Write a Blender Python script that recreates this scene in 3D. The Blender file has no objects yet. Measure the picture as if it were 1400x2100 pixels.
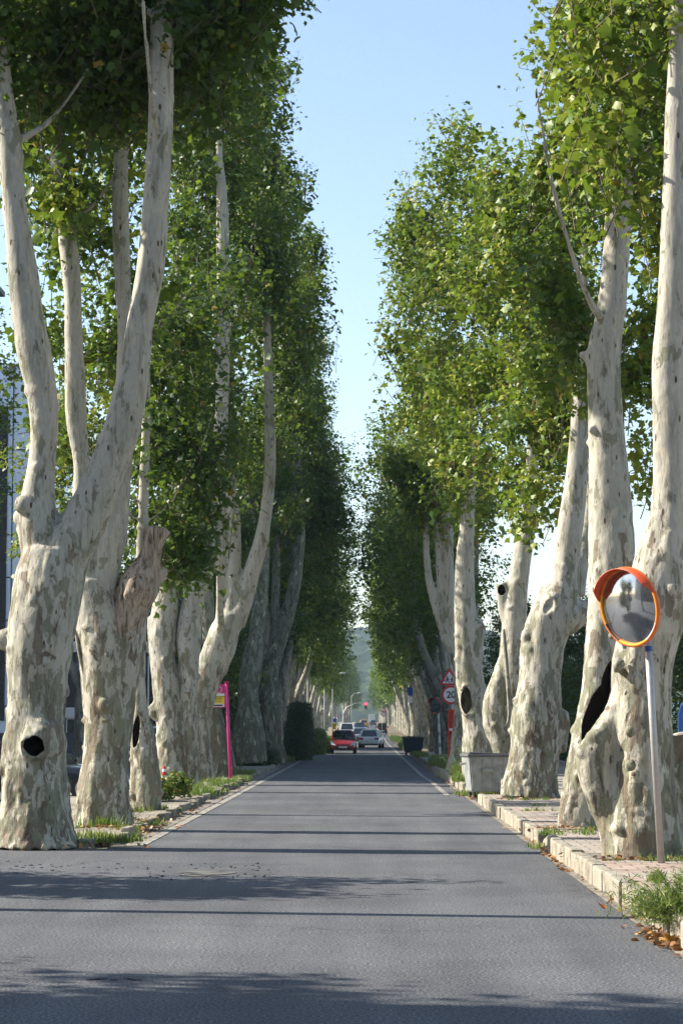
import bpy, bmesh, math, random
import numpy as np
from mathutils import Vector, Matrix

random.seed(7)
SC = bpy.context.scene
COL = SC.collection
R = math.radians

# ------------------------------------------------------------------ camera
F = 4700.0                      # focal length in photo pixels (1400x2100)
CAMZ = 1.8
PITCH = math.atan(434.0 / F)
YAW = math.atan(50.0 / F)
cam = bpy.data.cameras.new("camera")
cam.sensor_fit = 'VERTICAL'
cam.sensor_height = 36.0
cam.lens = F / 2100.0 * 36.0
cam.clip_start = 0.1
cam.clip_end = 6000
cam_ob = bpy.data.objects.new("camera", cam)
COL.objects.link(cam_ob)
cam_ob.location = (0, 0, CAMZ)
cam_ob.rotation_euler = (R(90) + PITCH, 0, YAW)
SC.camera = cam_ob
RM = (Matrix.Rotation(YAW, 3, 'Z') @ Matrix.Rotation(R(90) + PITCH, 3, 'X'))

# ------------------------------------------------------------------ light
SUN_AZ, SUN_EL = 10.0, 36.0     # degrees beyond square-left, elevation
sun_dir = Vector((-math.cos(R(SUN_AZ)) * math.cos(R(SUN_EL)),
                  math.sin(R(SUN_AZ)) * math.cos(R(SUN_EL)), math.sin(R(SUN_EL))))
world = bpy.data.worlds.new("World")
SC.world = world
world.use_nodes = True
wn = world.node_tree
wn.nodes.clear()
wo = wn.nodes.new('ShaderNodeOutputWorld')
bg = wn.nodes.new('ShaderNodeBackground')
sky = wn.nodes.new('ShaderNodeTexSky')
sky.sky_type = 'NISHITA'
sky.sun_disc = False
sky.sun_elevation = R(SUN_EL)
# Nishita: rotation 0 puts the sun at +Y, positive turns towards +X
sky.sun_rotation = math.atan2(sun_dir.x, sun_dir.y)
sky.air_density = 1.0
sky.dust_density = 0.8
sky.ozone_density = 0.5
bg.inputs['Strength'].default_value = 0.098
wn.links.new(sky.outputs[0], bg.inputs['Color'])
wn.links.new(bg.outputs[0], wo.inputs['Surface'])
sl = bpy.data.lights.new("sun", 'SUN')
sl.energy = 5.0
sl.angle = R(0.5)
sl.color = (1.0, 0.93, 0.82)
so = bpy.data.objects.new("sun", sl)
COL.objects.link(so)
so.rotation_euler = sun_dir.to_track_quat('Z', 'Y').to_euler()
so.location = (-30, 10, 30)

SC.view_settings.view_transform = 'Standard'
SC.view_settings.look = 'None'
SC.view_settings.exposure = 1.28
SC.view_settings.gamma = 1.0
SC.view_settings.use_curve_mapping = False
SC.render.engine = 'CYCLES'
SC.cycles.max_bounces = 6
SC.cycles.diffuse_bounces = 2
SC.cycles.glossy_bounces = 3
SC.cycles.transmission_bounces = 4
SC.cycles.transparent_max_bounces = 8
SC.cycles.use_denoising = True
SC.cycles.denoiser = 'OPENIMAGEDENOISE'
SC.cycles.denoising_prefilter = 'NONE'


# ------------------------------------------------------------------ maths helpers
def ray(px, py):
    return RM @ Vector(((px - 700.0) / F, (1050.0 - py) / F, -1.0))


def at(px, py, Y):
    """world point seen at photo pixel (px,py) at distance Y up the road"""
    d = ray(px, py)
    return Vector((0, 0, CAMZ)) + d * (Y / d.y)


def gz(y):
    if y < 200:
        return 0.0
    if y < 450:
        return (y - 200) * 0.0040
    return 1.0 + (y - 450) * 0.0022


_rs = np.random.RandomState(5)
_PERM = _rs.permutation(1024)
_VAL = _rs.rand(1024) * 2 - 1


def vnoise(P, seed=0):
    P = np.asarray(P, dtype=np.float64) + 500.0 + seed * 17.31
    i = np.floor(P).astype(np.int64)
    f = P - i
    f = f * f * (3 - 2 * f)
    out = np.zeros(len(P))
    for dx in (0, 1):
        for dy in (0, 1):
            for dz in (0, 1):
                h = _PERM[(_PERM[(_PERM[(i[:, 0] + dx) & 1023] + i[:, 1] + dy) & 1023] + i[:, 2] + dz) & 1023]
                w = (f[:, 0] if dx else 1 - f[:, 0]) * (f[:, 1] if dy else 1 - f[:, 1]) * (f[:, 2] if dz else 1 - f[:, 2])
                out += w * _VAL[h]
    return out


# ------------------------------------------------------------------ object helpers
def mesh_np(name, V, Fa, counts=None, mats=(), smooth=False, attr=None):
    """V (n,3); Fa flat loop vertex indices; counts per polygon"""
    me = bpy.data.meshes.new(name)
    V = np.asarray(V, dtype=np.float32)
    Fa = np.asarray(Fa, dtype=np.int32).ravel()
    if counts is None:
        counts = np.full(len(Fa) // 3, 3, dtype=np.int32)
    counts = np.asarray(counts, dtype=np.int32)
    me.vertices.add(len(V))
    me.vertices.foreach_set('co', V.ravel())
    me.loops.add(len(Fa))
    me.loops.foreach_set('vertex_index', Fa)
    me.polygons.add(len(counts))
    st = np.zeros(len(counts), dtype=np.int32)
    st[1:] = np.cumsum(counts)[:-1]
    me.polygons.foreach_set('loop_start', st)
    if smooth:
        me.polygons.foreach_set('use_smooth', np.ones(len(counts), dtype=bool))
    if attr is not None:
        a = me.attributes.new('tint', 'FLOAT', 'POINT')
        a.data.foreach_set('value', np.asarray(attr, dtype=np.float32))
    me.update(calc_edges=True)
    for m in mats:
        me.materials.append(m)
    return me


def link(name, me, parent=None, loc=None):
    o = bpy.data.objects.new(name, me)
    COL.objects.link(o)
    if parent is not None:
        o.parent = parent
    if loc is not None:
        o.location = loc
    return o


def tag(o, label=None, cat=None, group=None, kind=None):
    if label:
        o['label'] = label
    if cat:
        o['category'] = cat
    if group:
        o['group'] = group
    if kind:
        o['kind'] = kind
    return o


def thing(name, label, cat, loc=(0, 0, 0), rotz=0, group=None):
    o = bpy.data.objects.new(name, None)
    COL.objects.link(o)
    o.location = loc
    o.rotation_euler = (0, 0, rotz)
    o.empty_display_size = 0.2
    return tag(o, label, cat, group)


class MB:
    """collects simple shapes into one mesh"""
    def __init__(s):
        s.bm = bmesh.new()

    def box(s, c, size, rot=None, bevel=0.0, taper=1.0):
        r = bmesh.ops.create_cube(s.bm, size=1.0)
        vs = r['verts']
        for v in vs:
            if v.co.z > 0 and taper != 1.0:
                v.co.x *= taper
                v.co.y *= taper
            v.co = Vector((v.co.x * size[0], v.co.y * size[1], v.co.z * size[2]))
        if bevel > 0:
            es = list({e for v in vs for e in v.link_edges})
            rb = bmesh.ops.bevel(s.bm, geom=es, offset=bevel, segments=2, affect='EDGES', profile=0.6)
            vs = list({v for f in rb['faces'] for v in f.verts} | {v for v in vs if v.is_valid})
        M = Matrix.Translation(c)
        if rot is not None:
            M = M @ (rot.to_4x4() if isinstance(rot, Matrix) else rot.to_matrix().to_4x4())
        bmesh.ops.transform(s.bm, matrix=M, verts=vs)
        return s

    def cyl(s, p0, p1, r0, r1=None, seg=16, caps=True):
        p0, p1 = Vector(p0), Vector(p1)
        r1 = r0 if r1 is None else r1
        d = p1 - p0
        q = d.to_track_quat('Z', 'Y')
        r = bmesh.ops.create_cone(s.bm, cap_ends=caps, segments=seg, radius1=r0, radius2=r1, depth=d.length)
        bmesh.ops.transform(s.bm, matrix=Matrix.Translation((p0 + p1) / 2) @ q.to_matrix().to_4x4(), verts=r['verts'])
        return s

    def ball(s, c, r, sub=2, scale=(1, 1, 1)):
        q = bmesh.ops.create_icosphere(s.bm, subdivisions=sub, radius=r)
        bmesh.ops.transform(s.bm, matrix=Matrix.Translation(c) @ Matrix.Diagonal((*scale, 1)), verts=q['verts'])
        return s

    def poly(s, pts, thick=None, normal=None):
        """flat polygon, optionally extruded by thick along normal"""
        vs = [s.bm.verts.new(Vector(p)) for p in pts]
        f = s.bm.faces.new(vs)
        if thick:
            f.normal_update()
            n = Vector(normal) if normal is not None else f.normal.copy()
            r = bmesh.ops.extrude_face_region(s.bm, geom=[f])
            vv = [g for g in r['geom'] if isinstance(g, bmesh.types.BMVert)]
            bmesh.ops.translate(s.bm, vec=n * thick, verts=vv)
        return s

    def tube(s, pts, rads, seg=8, caps=True):
        V, Fc = tube_np(np.array([list(p) for p in pts]), np.array(rads), seg)
        vs = [s.bm.verts.new(v) for v in V]
        for f in Fc:
            try:
                s.bm.faces.new([vs[i] for i in f])
            except ValueError:
                pass
        return s

    def build(s, name, mat, parent=None, smooth=False, loc=None):
        bmesh.ops.recalc_face_normals(s.bm, faces=s.bm.faces)
        me = bpy.data.meshes.new(name)
        s.bm.to_mesh(me)
        s.bm.free()
        me.materials.append(mat)
        if smooth:
            me.polygons.foreach_set('use_smooth', np.ones(len(me.polygons), dtype=bool))
        return link(name, me, parent, loc)


def tube_np(P, rad, seg=14):
    """swept capped tube -> verts, faces (list of tuples)"""
    n = len(P)
    T = np.gradient(P, axis=0)
    T /= np.linalg.norm(T, axis=1)[:, None] + 1e-9
    u = np.array([1.0, 0, 0]) if abs(T[0][0]) < 0.9 else np.array([0, 1.0, 0])
    V = []
    for i in range(n):
        u = u - T[i] * np.dot(u, T[i])
        u /= np.linalg.norm(u) + 1e-9
        w = np.cross(T[i], u)
        for k in range(seg):
            a = 2 * math.pi * k / seg
            V.append(P[i] + rad[i] * (math.cos(a) * u + math.sin(a) * w))
    Fc = []
    for i in range(n - 1):
        for k in range(seg):
            k2 = (k + 1) % seg
            Fc.append((i * seg + k, i * seg + k2, (i + 1) * seg + k2, (i + 1) * seg + k))
    Fc.append(tuple(range(seg - 1, -1, -1)))
    Fc.append(tuple((n - 1) * seg + k for k in range(seg)))
    return V, Fc


def catmull(P, step):
    """P (n,k) control rows -> resampled rows"""
    P = np.asarray(P, dtype=float)
    Q = np.vstack([2 * P[0] - P[1], P, 2 * P[-1] - P[-2]])
    out = []
    for i in range(1, len(Q) - 2):
        p0, p1, p2, p3 = Q[i - 1], Q[i], Q[i + 1], Q[i + 2]
        L = np.linalg.norm((p2 - p1)[:3])
        m = max(2, int(L / step))
        for k in range(m):
            t = k / m
            out.append(0.5 * ((2 * p1) + (-p0 + p2) * t + (2 * p0 - 5 * p1 + 4 * p2 - p3) * t * t + (-p0 + 3 * p1 - 3 * p2 + p3) * t ** 3))
    out.append(P[-1])
    return np.array(out)


# ------------------------------------------------------------------ materials
def new_mat(name):
    m = bpy.data.materials.new(name)
    m.use_nodes = True
    nt = m.node_tree
    b = nt.nodes['Principled BSDF']
    return m, nt, b


def simple(name, col, rough=0.6, metal=0.0, spec=0.5, noise=0.12, nscale=6.0, coat=0.0, bump=0.0):
    """plain colour broken up by a soft procedural noise (wear/dirt)"""
    m, nt, b = new_mat(name)
    tc = nt.nodes.new('ShaderNodeTexCoord')
    n = nt.nodes.new('ShaderNodeTexNoise')
    n.inputs['Scale'].default_value = nscale
    n.inputs['Detail'].default_value = 5
    r = nt.nodes.new('ShaderNodeMapRange')
    r.inputs['From Min'].default_value = 0.3
    r.inputs['From Max'].default_value = 0.7
    r.inputs['To Min'].default_value = 1 - noise
    r.inputs['To Max'].default_value = 1 + noise
    hs = nt.nodes.new('ShaderNodeHueSaturation')
    hs.inputs['Color'].default_value = (*col, 1)
    nt.links.new(tc.outputs['Object'], n.inputs['Vector'])
    nt.links.new(n.outputs['Fac'], r.inputs['Value'])
    nt.links.new(r.outputs[0], hs.inputs['Value'])
    nt.links.new(hs.outputs[0], b.inputs['Base Color'])
    b.inputs['Roughness'].default_value = rough
    b.inputs['Metallic'].default_value = metal
    b.inputs['Specular IOR Level'].default_value = spec
    b.inputs['Coat Weight'].default_value = coat
    if bump:
        bp = nt.nodes.new('ShaderNodeBump')
        bp.inputs['Strength'].default_value = bump
        bp.inputs['Distance'].default_value = 0.02
        nt.links.new(n.outputs['Fac'], bp.inputs['Height'])
        nt.links.new(bp.outputs[0], b.inputs['Normal'])
    return m


def ramp(nt, stops, interp='LINEAR'):
    r = nt.nodes.new('ShaderNodeValToRGB')
    r.color_ramp.interpolation = interp
    els = r.color_ramp.elements
    while len(els) < len(stops):
        els.new(0.5)
    for e, (p, c) in zip(els, stops):
        e.position = p
        e.color = (*c, 1)
    return r


def nnode(nt, vec, scale, detail=4, rough=0.5, dist=0.0):
    n = nt.nodes.new('ShaderNodeTexNoise')
    n.inputs['Scale'].default_value = scale
    n.inputs['Detail'].default_value = detail
    n.inputs['Roughness'].default_value = rough
    n.inputs['Distortion'].default_value = dist
    nt.links.new(vec, n.inputs['Vector'])
    return n


def mixc(nt, fac, a, b, mode='MIX'):
    m = nt.nodes.new('ShaderNodeMix')
    m.data_type = 'RGBA'
    m.blend_type = mode
    for sock, v in ((m.inputs[0], fac), (m.inputs[6], a), (m.inputs[7], b)):
        if hasattr(v, 'links'):
            nt.links.new(v, sock)
        elif isinstance(v, tuple):
            sock.default_value = (*v, 1)
        else:
            sock.default_value = v
    return m.outputs[2]


def mathn(nt, op, a, b=0.0, clamp=False):
    m = nt.nodes.new('ShaderNodeMath')
    m.operation = op
    m.use_clamp = clamp
    for sock, v in ((m.inputs[0], a), (m.inputs[1], b)):
        if hasattr(v, 'links'):
            nt.links.new(v, sock)
        else:
            sock.default_value = v
    return m.outputs[0]


def bark_mat(name, pale=(0.405, 0.38, 0.318), rough_amount=0.0):
    m, nt, b = new_mat(name)
    tc = nt.nodes.new('ShaderNodeTexCoord')
    oi = nt.nodes.new('ShaderNodeObjectInfo')
    add = nt.nodes.new('ShaderNodeVectorMath')
    add.operation = 'ADD'
    rv = mathn(nt, 'MULTIPLY', oi.outputs['Random'], 40.0)
    nt.links.new(tc.outputs['Object'], add.inputs[0])
    nt.links.new(rv, add.inputs[1])
    mp = nt.nodes.new('ShaderNodeMapping')
    mp.inputs['Scale'].default_value = (1, 1, 0.36)
    nt.links.new(add.outputs[0], mp.inputs['Vector'])
    v = mp.outputs[0]
    sx = nt.nodes.new('ShaderNodeSeparateXYZ')
    nt.links.new(tc.outputs['Object'], sx.inputs[0])
    # more old flakes low on the stem
    low = nt.nodes.new('ShaderNodeMapRange')
    low.inputs['From Min'].default_value = 0.2
    low.inputs['From Max'].default_value = 5.0
    low.inputs['To Min'].default_value = 0.07 + rough_amount
    low.inputs['To Max'].default_value = -0.06 + rough_amount
    nt.links.new(sx.outputs['Z'], low.inputs['Value'])
    big = nnode(nt, v, 1.7, 7, 0.62, 0.6)
    mid = nnode(nt, v, 6.5, 8, 0.68, 0.5)
    fine = nnode(nt, v, 26, 4, 0.6)
    base = ramp(nt, [(0.30, (pale[0] * .80, pale[1] * .83, pale[2] * .80)), (0.52, pale), (0.72, (pale[0] * 1.10, pale[1] * 1.10, pale[2] * 1.08))])
    nt.links.new(big.outputs['Fac'], base.inputs['Fac'])
    # grey-green flakes
    f1 = mathn(nt, 'ADD', mid.outputs['Fac'], low.outputs[0])
    f1r = ramp(nt, [(0.515, (0, 0, 0)), (0.56, (1, 1, 1))])
    nt.links.new(f1, f1r.inputs['Fac'])
    c = mixc(nt, f1r.outputs[0], base.outputs[0], (pale[0] * .52, pale[1] * .54, pale[2] * .45))
    # brown / rust flakes
    mid2 = nnode(nt, v, 4.1, 7, 0.62, 1.4)
    mid2.inputs['Scale'].default_value = 4.3
    mp2 = nt.nodes.new('ShaderNodeMapping')
    mp2.inputs['Location'].default_value = (13, 7, 3)
    nt.links.new(v, mp2.inputs['Vector'])
    nt.links.new(mp2.outputs[0], mid2.inputs['Vector'])
    f2 = mathn(nt, 'ADD', mid2.outputs['Fac'], low.outputs[0])
    f2r = ramp(nt, [(0.595, (0, 0, 0)), (0.625, (.95, .95, .95))])
    nt.links.new(f2, f2r.inputs['Fac'])
    c = mixc(nt, f2r.outputs[0], c, (0.15, 0.115, 0.085))
    # small dark specks and pale fresh flakes
    vo = nt.nodes.new('ShaderNodeTexVoronoi')
    vo.inputs['Scale'].default_value = 7
    nt.links.new(v, vo.inputs['Vector'])
    sp = ramp(nt, [(0.10, (1, 1, 1)), (0.15, (0, 0, 0))])
    nt.links.new(vo.outputs['Distance'], sp.inputs['Fac'])
    c = mixc(nt, sp.outputs[0], c, (0.085, 0.06, 0.045))
    mp3 = nt.nodes.new('ShaderNodeMapping')
    mp3.inputs['Location'].default_value = (-5, 21, 9)
    nt.links.new(v, mp3.inputs['Vector'])
    m3 = nnode(nt, mp3.outputs[0], 6.5, 4, 0.5, 0.5)
    f3r = ramp(nt, [(0.635, (0, 0, 0)), (0.65, (1, 1, 1))])
    nt.links.new(m3.outputs['Fac'], f3r.inputs['Fac'])
    c = mixc(nt, f3r.outputs[0], c, (0.46, 0.42, 0.32))
    # sharp-edged flaking plates: irregular cells picked at random
    wd = nnode(nt, v, 3.0, 5, 0.6)
    wsc = nt.nodes.new('ShaderNodeVectorMath'); wsc.operation = 'SCALE'; wsc.inputs['Scale'].default_value = 0.55
    wad = nt.nodes.new('ShaderNodeVectorMath'); wad.operation = 'ADD'
    nt.links.new(wd.outputs['Color'], wsc.inputs[0]); nt.links.new(v, wad.inputs[0]); nt.links.new(wsc.outputs[0], wad.inputs[1])
    pl = nt.nodes.new('ShaderNodeTexVoronoi'); pl.inputs['Scale'].default_value = 6.5
    nt.links.new(wad.outputs[0], pl.inputs['Vector'])
    psx = nt.nodes.new('ShaderNodeSeparateColor'); nt.links.new(pl.outputs['Color'], psx.inputs[0])
    lw = nt.nodes.new('ShaderNodeMapRange')
    lw.inputs['From Min'].default_value = 0.5; lw.inputs['From Max'].default_value = 6.0
    lw.inputs['To Min'].default_value = 0.17; lw.inputs['To Max'].default_value = -0.03
    nt.links.new(sx.outputs['Z'], lw.inputs['Value'])
    pk1 = mathn(nt, 'GREATER_THAN', mathn(nt, 'ADD', psx.outputs[0], lw.outputs[0]), 0.90)
    pk2 = mathn(nt, 'GREATER_THAN', mathn(nt, 'ADD', psx.outputs[1], lw.outputs[0]), 0.95)
    pk3 = mathn(nt, 'GREATER_THAN', mathn(nt, 'ADD', psx.outputs[2], lw.outputs[0]), 0.985)
    c = mixc(nt, mathn(nt, 'MULTIPLY', pk1, 0.8), c, (pale[0] * .50, pale[1] * .53, pale[2] * .42))
    c = mixc(nt, mathn(nt, 'MULTIPLY', pk2, 0.75), c, (pale[0] * 1.16, pale[1] * 1.16, pale[2] * 1.10))
    c = mixc(nt, mathn(nt, 'MULTIPLY', pk3, 0.8), c, (pale[0] * .46, pale[1] * .39, pale[2] * .32))
    # vertical weather streaks
    mp4 = nt.nodes.new('ShaderNodeMapping')
    mp4.inputs['Scale'].default_value = (1, 1, 0.12)
    nt.links.new(add.outputs[0], mp4.inputs['Vector'])
    stn = nnode(nt, mp4.outputs[0], 11, 5, 0.65, 0.4)
    str_ = ramp(nt, [(0.36, (0.70, 0.68, 0.64)), (0.48, (1.0, 1.0, 1.0))])
    nt.links.new(stn.outputs['Fac'], str_.inputs['Fac'])
    c = mixc(nt, 1.0, c, str_.outputs[0], 'MULTIPLY')
    g = nt.nodes.new('ShaderNodeMapRange')
    g.inputs['To Min'].default_value = 0.70
    g.inputs['To Max'].default_value = 1.30
    nt.links.new(fine.outputs['Fac'], g.inputs['Value'])
    hs = nt.nodes.new('ShaderNodeHueSaturation')
    nt.links.new(c, hs.inputs['Color'])
    nt.links.new(g.outputs[0], hs.inputs['Value'])
    nt.links.new(hs.outputs[0], b.inputs['Base Color'])
    b.inputs['Roughness'].default_value = 0.82
    b.inputs['Specular IOR Level'].default_value = 0.2
    h = mathn(nt, 'SUBTRACT', fine.outputs['Fac'], f1r.outputs[0])
    h = mathn(nt, 'SUBTRACT', h, f2r.outputs[0])
    h = mathn(nt, 'ADD', h, mathn(nt, 'SUBTRACT', pk2, mathn(nt, 'ADD', pk1, pk3)))
    bp = nt.nodes.new('ShaderNodeBump')
    bp.inputs['Strength'].default_value = 0.55
    bp.inputs['Distance'].default_value = 0.015
    nt.links.new(h, bp.inputs['Height'])
    nt.links.new(bp.outputs[0], b.inputs['Normal'])
    return m


def leaf_mat(name, stops, trans=0.34, ttint=(0.34, 0.50, 0.04)):
    m, nt, b = new_mat(name)
    at_ = nt.nodes.new('ShaderNodeAttribute')
    at_.attribute_name = 'tint'
    cr = ramp(nt, stops)
    nt.links.new(at_.outputs['Fac'], cr.inputs['Fac'])
    nt.links.new(cr.outputs[0], b.inputs['Base Color'])
    b.inputs['Roughness'].default_value = 0.46
    b.inputs['Specular IOR Level'].default_value = 0.24
    tr = nt.nodes.new('ShaderNodeBsdfTranslucent')
    tcol = mixc(nt, 0.55, cr.outputs[0], ttint)
    nt.links.new(tcol, tr.inputs['Color'])
    mx = nt.nodes.new('ShaderNodeMixShader')
    mx.inputs[0].default_value = trans
    nt.links.new(b.outputs[0], mx.inputs[1])
    nt.links.new(tr.outputs[0], mx.inputs[2])
    nt.links.new(mx.outputs[0], nt.nodes['Material Output'].inputs['Surface'])
    return m


M = {}
M['bark'] = bark_mat('plane_bark')
M['bark_far'] = bark_mat('plane_bark_shaded', pale=(0.30, 0.285, 0.24), rough_amount=0.0)  # same bark, darkened so far trunks carry shade in their colour
def deadwood_mat():
    m, nt, b = new_mat('dead_wood')
    tc = nt.nodes.new('ShaderNodeTexCoord')
    mp = nt.nodes.new('ShaderNodeMapping')
    mp.inputs['Scale'].default_value = (1, 1, 0.18)
    mp.inputs['Rotation'].default_value = (0, 0.35, 0)
    nt.links.new(tc.outputs['Object'], mp.inputs['Vector'])
    n = nnode(nt, mp.outputs[0], 14, 7, 0.7, 0.6)
    c = ramp(nt, [(0.38, (0.055, 0.04, 0.03)), (0.44, (0.22, 0.165, 0.115)), (0.56, (0.38, 0.31, 0.235)), (0.7, (0.46, 0.40, 0.32))])
    nt.links.new(n.outputs['Fac'], c.inputs['Fac'])
    nt.links.new(c.outputs[0], b.inputs['Base Color'])
    b.inputs['Roughness'].default_value = 0.9
    bp = nt.nodes.new('ShaderNodeBump')
    bp.inputs['Strength'].default_value = 0.9
    bp.inputs['Distance'].default_value = 0.03
    nt.links.new(n.outputs['Fac'], bp.inputs['Height'])
    nt.links.new(bp.outputs[0], b.inputs['Normal'])
    return m


M['deadwood'] = deadwood_mat()
M['bark_moss_shaded'] = bark_mat('plane_bark_moss_shaded', pale=(0.235, 0.24, 0.185), rough_amount=0.05)  # bark copy darkened: shade on these left trunks put into a moss-green colour
M['rot'] = simple('rotted_heartwood', (0.020, 0.014, 0.010), 0.95, noise=0.3, nscale=5, spec=0.1)
M['twig'] = simple('twig_bark', (0.13, 0.10, 0.07), 0.8, spec=0.2)
M['leaf'] = leaf_mat('plane_leaf', [(0.0, (0.013, 0.034, 0.010)), (0.45, (0.034, 0.078, 0.014)), (0.8, (0.115, 0.180, 0.020)), (0.93, (0.27, 0.27, 0.035)), (1.0, (0.28, 0.15, 0.04))], trans=0.23)
M['leaf_dark'] = leaf_mat('evergreen_leaf', [(0.0, (0.014, 0.03, 0.012)), (0.6, (0.03, 0.06, 0.018)), (1.0, (0.06, 0.10, 0.025))], trans=0.18)
M['grass'] = leaf_mat('grass_blade', [(0.0, (0.05, 0.09, 0.02)), (0.6, (0.11, 0.17, 0.04)), (0.9, (0.24, 0.22, 0.09)), (1.0, (0.32, 0.25, 0.13))], trans=0.25)
M['dryleaf'] = leaf_mat('fallen_leaf_brown', [(0.0, (0.10, 0.05, 0.025)), (0.6, (0.28, 0.13, 0.05)), (1.0, (0.45, 0.27, 0.10))], trans=0.1, ttint=(0.3, 0.15, 0.05))


# ------------------------------------------------------------------ ground materials
def asphalt_mat():
    m, nt, b = new_mat('asphalt')
    tc = nt.nodes.new('ShaderNodeTexCoord')
    v = tc.outputs['Object']
    fine = nnode(nt, v, 42, 3, 0.75)
    vo = nt.nodes.new('ShaderNodeTexVoronoi')
    vo.inputs['Scale'].default_value = 45
    nt.links.new(v, vo.inputs['Vector'])
    mp = nt.nodes.new('ShaderNodeMapping')
    mp.inputs['Scale'].default_value = (1.0, 0.06, 1)
    nt.links.new(v, mp.inputs['Vector'])
    streak = nnode(nt, mp.outputs[0], 1.6, 4, 0.55)
    big = nnode(nt, v, 0.35, 5, 0.6)
    c1 = ramp(nt, [(0.36, (0.020, 0.021, 0.025)), (0.5, (0.072, 0.075, 0.081)), (0.64, (0.215, 0.220, 0.228))])
    nt.links.new(fine.outputs['Fac'], c1.inputs['Fac'])
    sp = ramp(nt, [(0.10, (0.55, 0.55, 0.55)), (0.4, (1, 1, 1))])
    nt.links.new(vo.outputs['Distance'], sp.inputs['Fac'])
    c = mixc(nt, 0.6, c1.outputs[0], sp.outputs[0], 'MULTIPLY')
    s = ramp(nt, [(0.3, (0.78, 0.79, 0.81)), (0.7, (1.16, 1.15, 1.13))])
    nt.links.new(streak.outputs['Fac'], s.inputs['Fac'])
    c = mixc(nt, 1.0, c, s.outputs[0], 'MULTIPLY')
    s2 = ramp(nt, [(0.38, (0.80, 0.80, 0.81)), (0.62, (1.12, 1.11, 1.10))])
    nt.links.new(big.outputs['Fac'], s2.inputs['Fac'])
    c = mixc(nt, 1.0, c, s2.outputs[0], 'MULTIPLY')
    wv = nt.nodes.new('ShaderNodeTexVoronoi')
    wv.feature = 'DISTANCE_TO_EDGE'
    wv.inputs['Scale'].default_value = 0.42
    dn = nnode(nt, v, 2.2, 6, 0.7)
    dv = nt.nodes.new('ShaderNodeVectorMath'); dv.operation = 'ADD'
    sc_ = nt.nodes.new('ShaderNodeVectorMath'); sc_.operation = 'SCALE'; sc_.inputs['Scale'].default_value = 1.3
    nt.links.new(dn.outputs['Color'], sc_.inputs[0])
    nt.links.new(v, dv.inputs[0]); nt.links.new(sc_.outputs[0], dv.inputs[1])
    nt.links.new(dv.outputs[0], wv.inputs['Vector'])
    cr = ramp(nt, [(0.004, (1, 1, 1)), (0.012, (0, 0, 0))])
    nt.links.new(wv.outputs['Distance'], cr.inputs['Fac'])
    pm = nnode(nt, v, 0.23, 2, 0.5)
    pr_ = ramp(nt, [(0.50, (0, 0, 0)), (0.60, (.8, .8, .8))])
    nt.links.new(pm.outputs['Fac'], pr_.inputs['Fac'])
    ck = mixc(nt, 1.0, cr.outputs[0], pr_.outputs[0], 'MULTIPLY')
    c = mixc(nt, ck, c, (0.03, 0.03, 0.03))
    nt.links.new(c, b.inputs['Base Color'])
    b.inputs['Roughness'].default_value = 0.78
    b.inputs['Specular IOR Level'].default_value = 0.35
    bp = nt.nodes.new('ShaderNodeBump')
    bp.inputs['Strength'].default_value = 0.5
    bp.inputs['Distance'].default_value = 0.008
    nt.links.new(fine.outputs['Fac'], bp.inputs['Height'])
    nt.links.new(bp.outputs[0], b.inputs['Normal'])
    return m


def earth_mat(name, cols, scale=1.2):
    m, nt, b = new_mat(name)
    tc = nt.nodes.new('ShaderNodeTexCoord')
    n = nnode(nt, tc.outputs['Object'], scale, 8, 0.65, 0.3)
    f = nnode(nt, tc.outputs['Object'], scale * 22, 4, 0.6)
    c = ramp(nt, [(0.32, cols[0]), (0.5, cols[1]), (0.66, cols[2])])
    nt.links.new(n.outputs['Fac'], c.inputs['Fac'])
    s = ramp(nt, [(0.3, (0.7, 0.7, 0.7)), (0.7, (1.25, 1.25, 1.25))])
    nt.links.new(f.outputs['Fac'], s.inputs['Fac'])
    cc = mixc(nt, 1.0, c.outputs[0], s.outputs[0], 'MULTIPLY')
    nt.links.new(cc, b.inputs['Base Color'])
    b.inputs['Roughness'].default_value = 0.9
    b.inputs['Specular IOR Level'].default_value = 0.2
    bp = nt.nodes.new('ShaderNodeBump')
    bp.inputs['Strength'].default_value = 0.6
    bp.inputs['Distance'].default_value = 0.02
    nt.links.new(f.outputs['Fac'], bp.inputs['Height'])
    nt.links.new(bp.outputs[0], b.inputs['Normal'])
    return m


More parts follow.
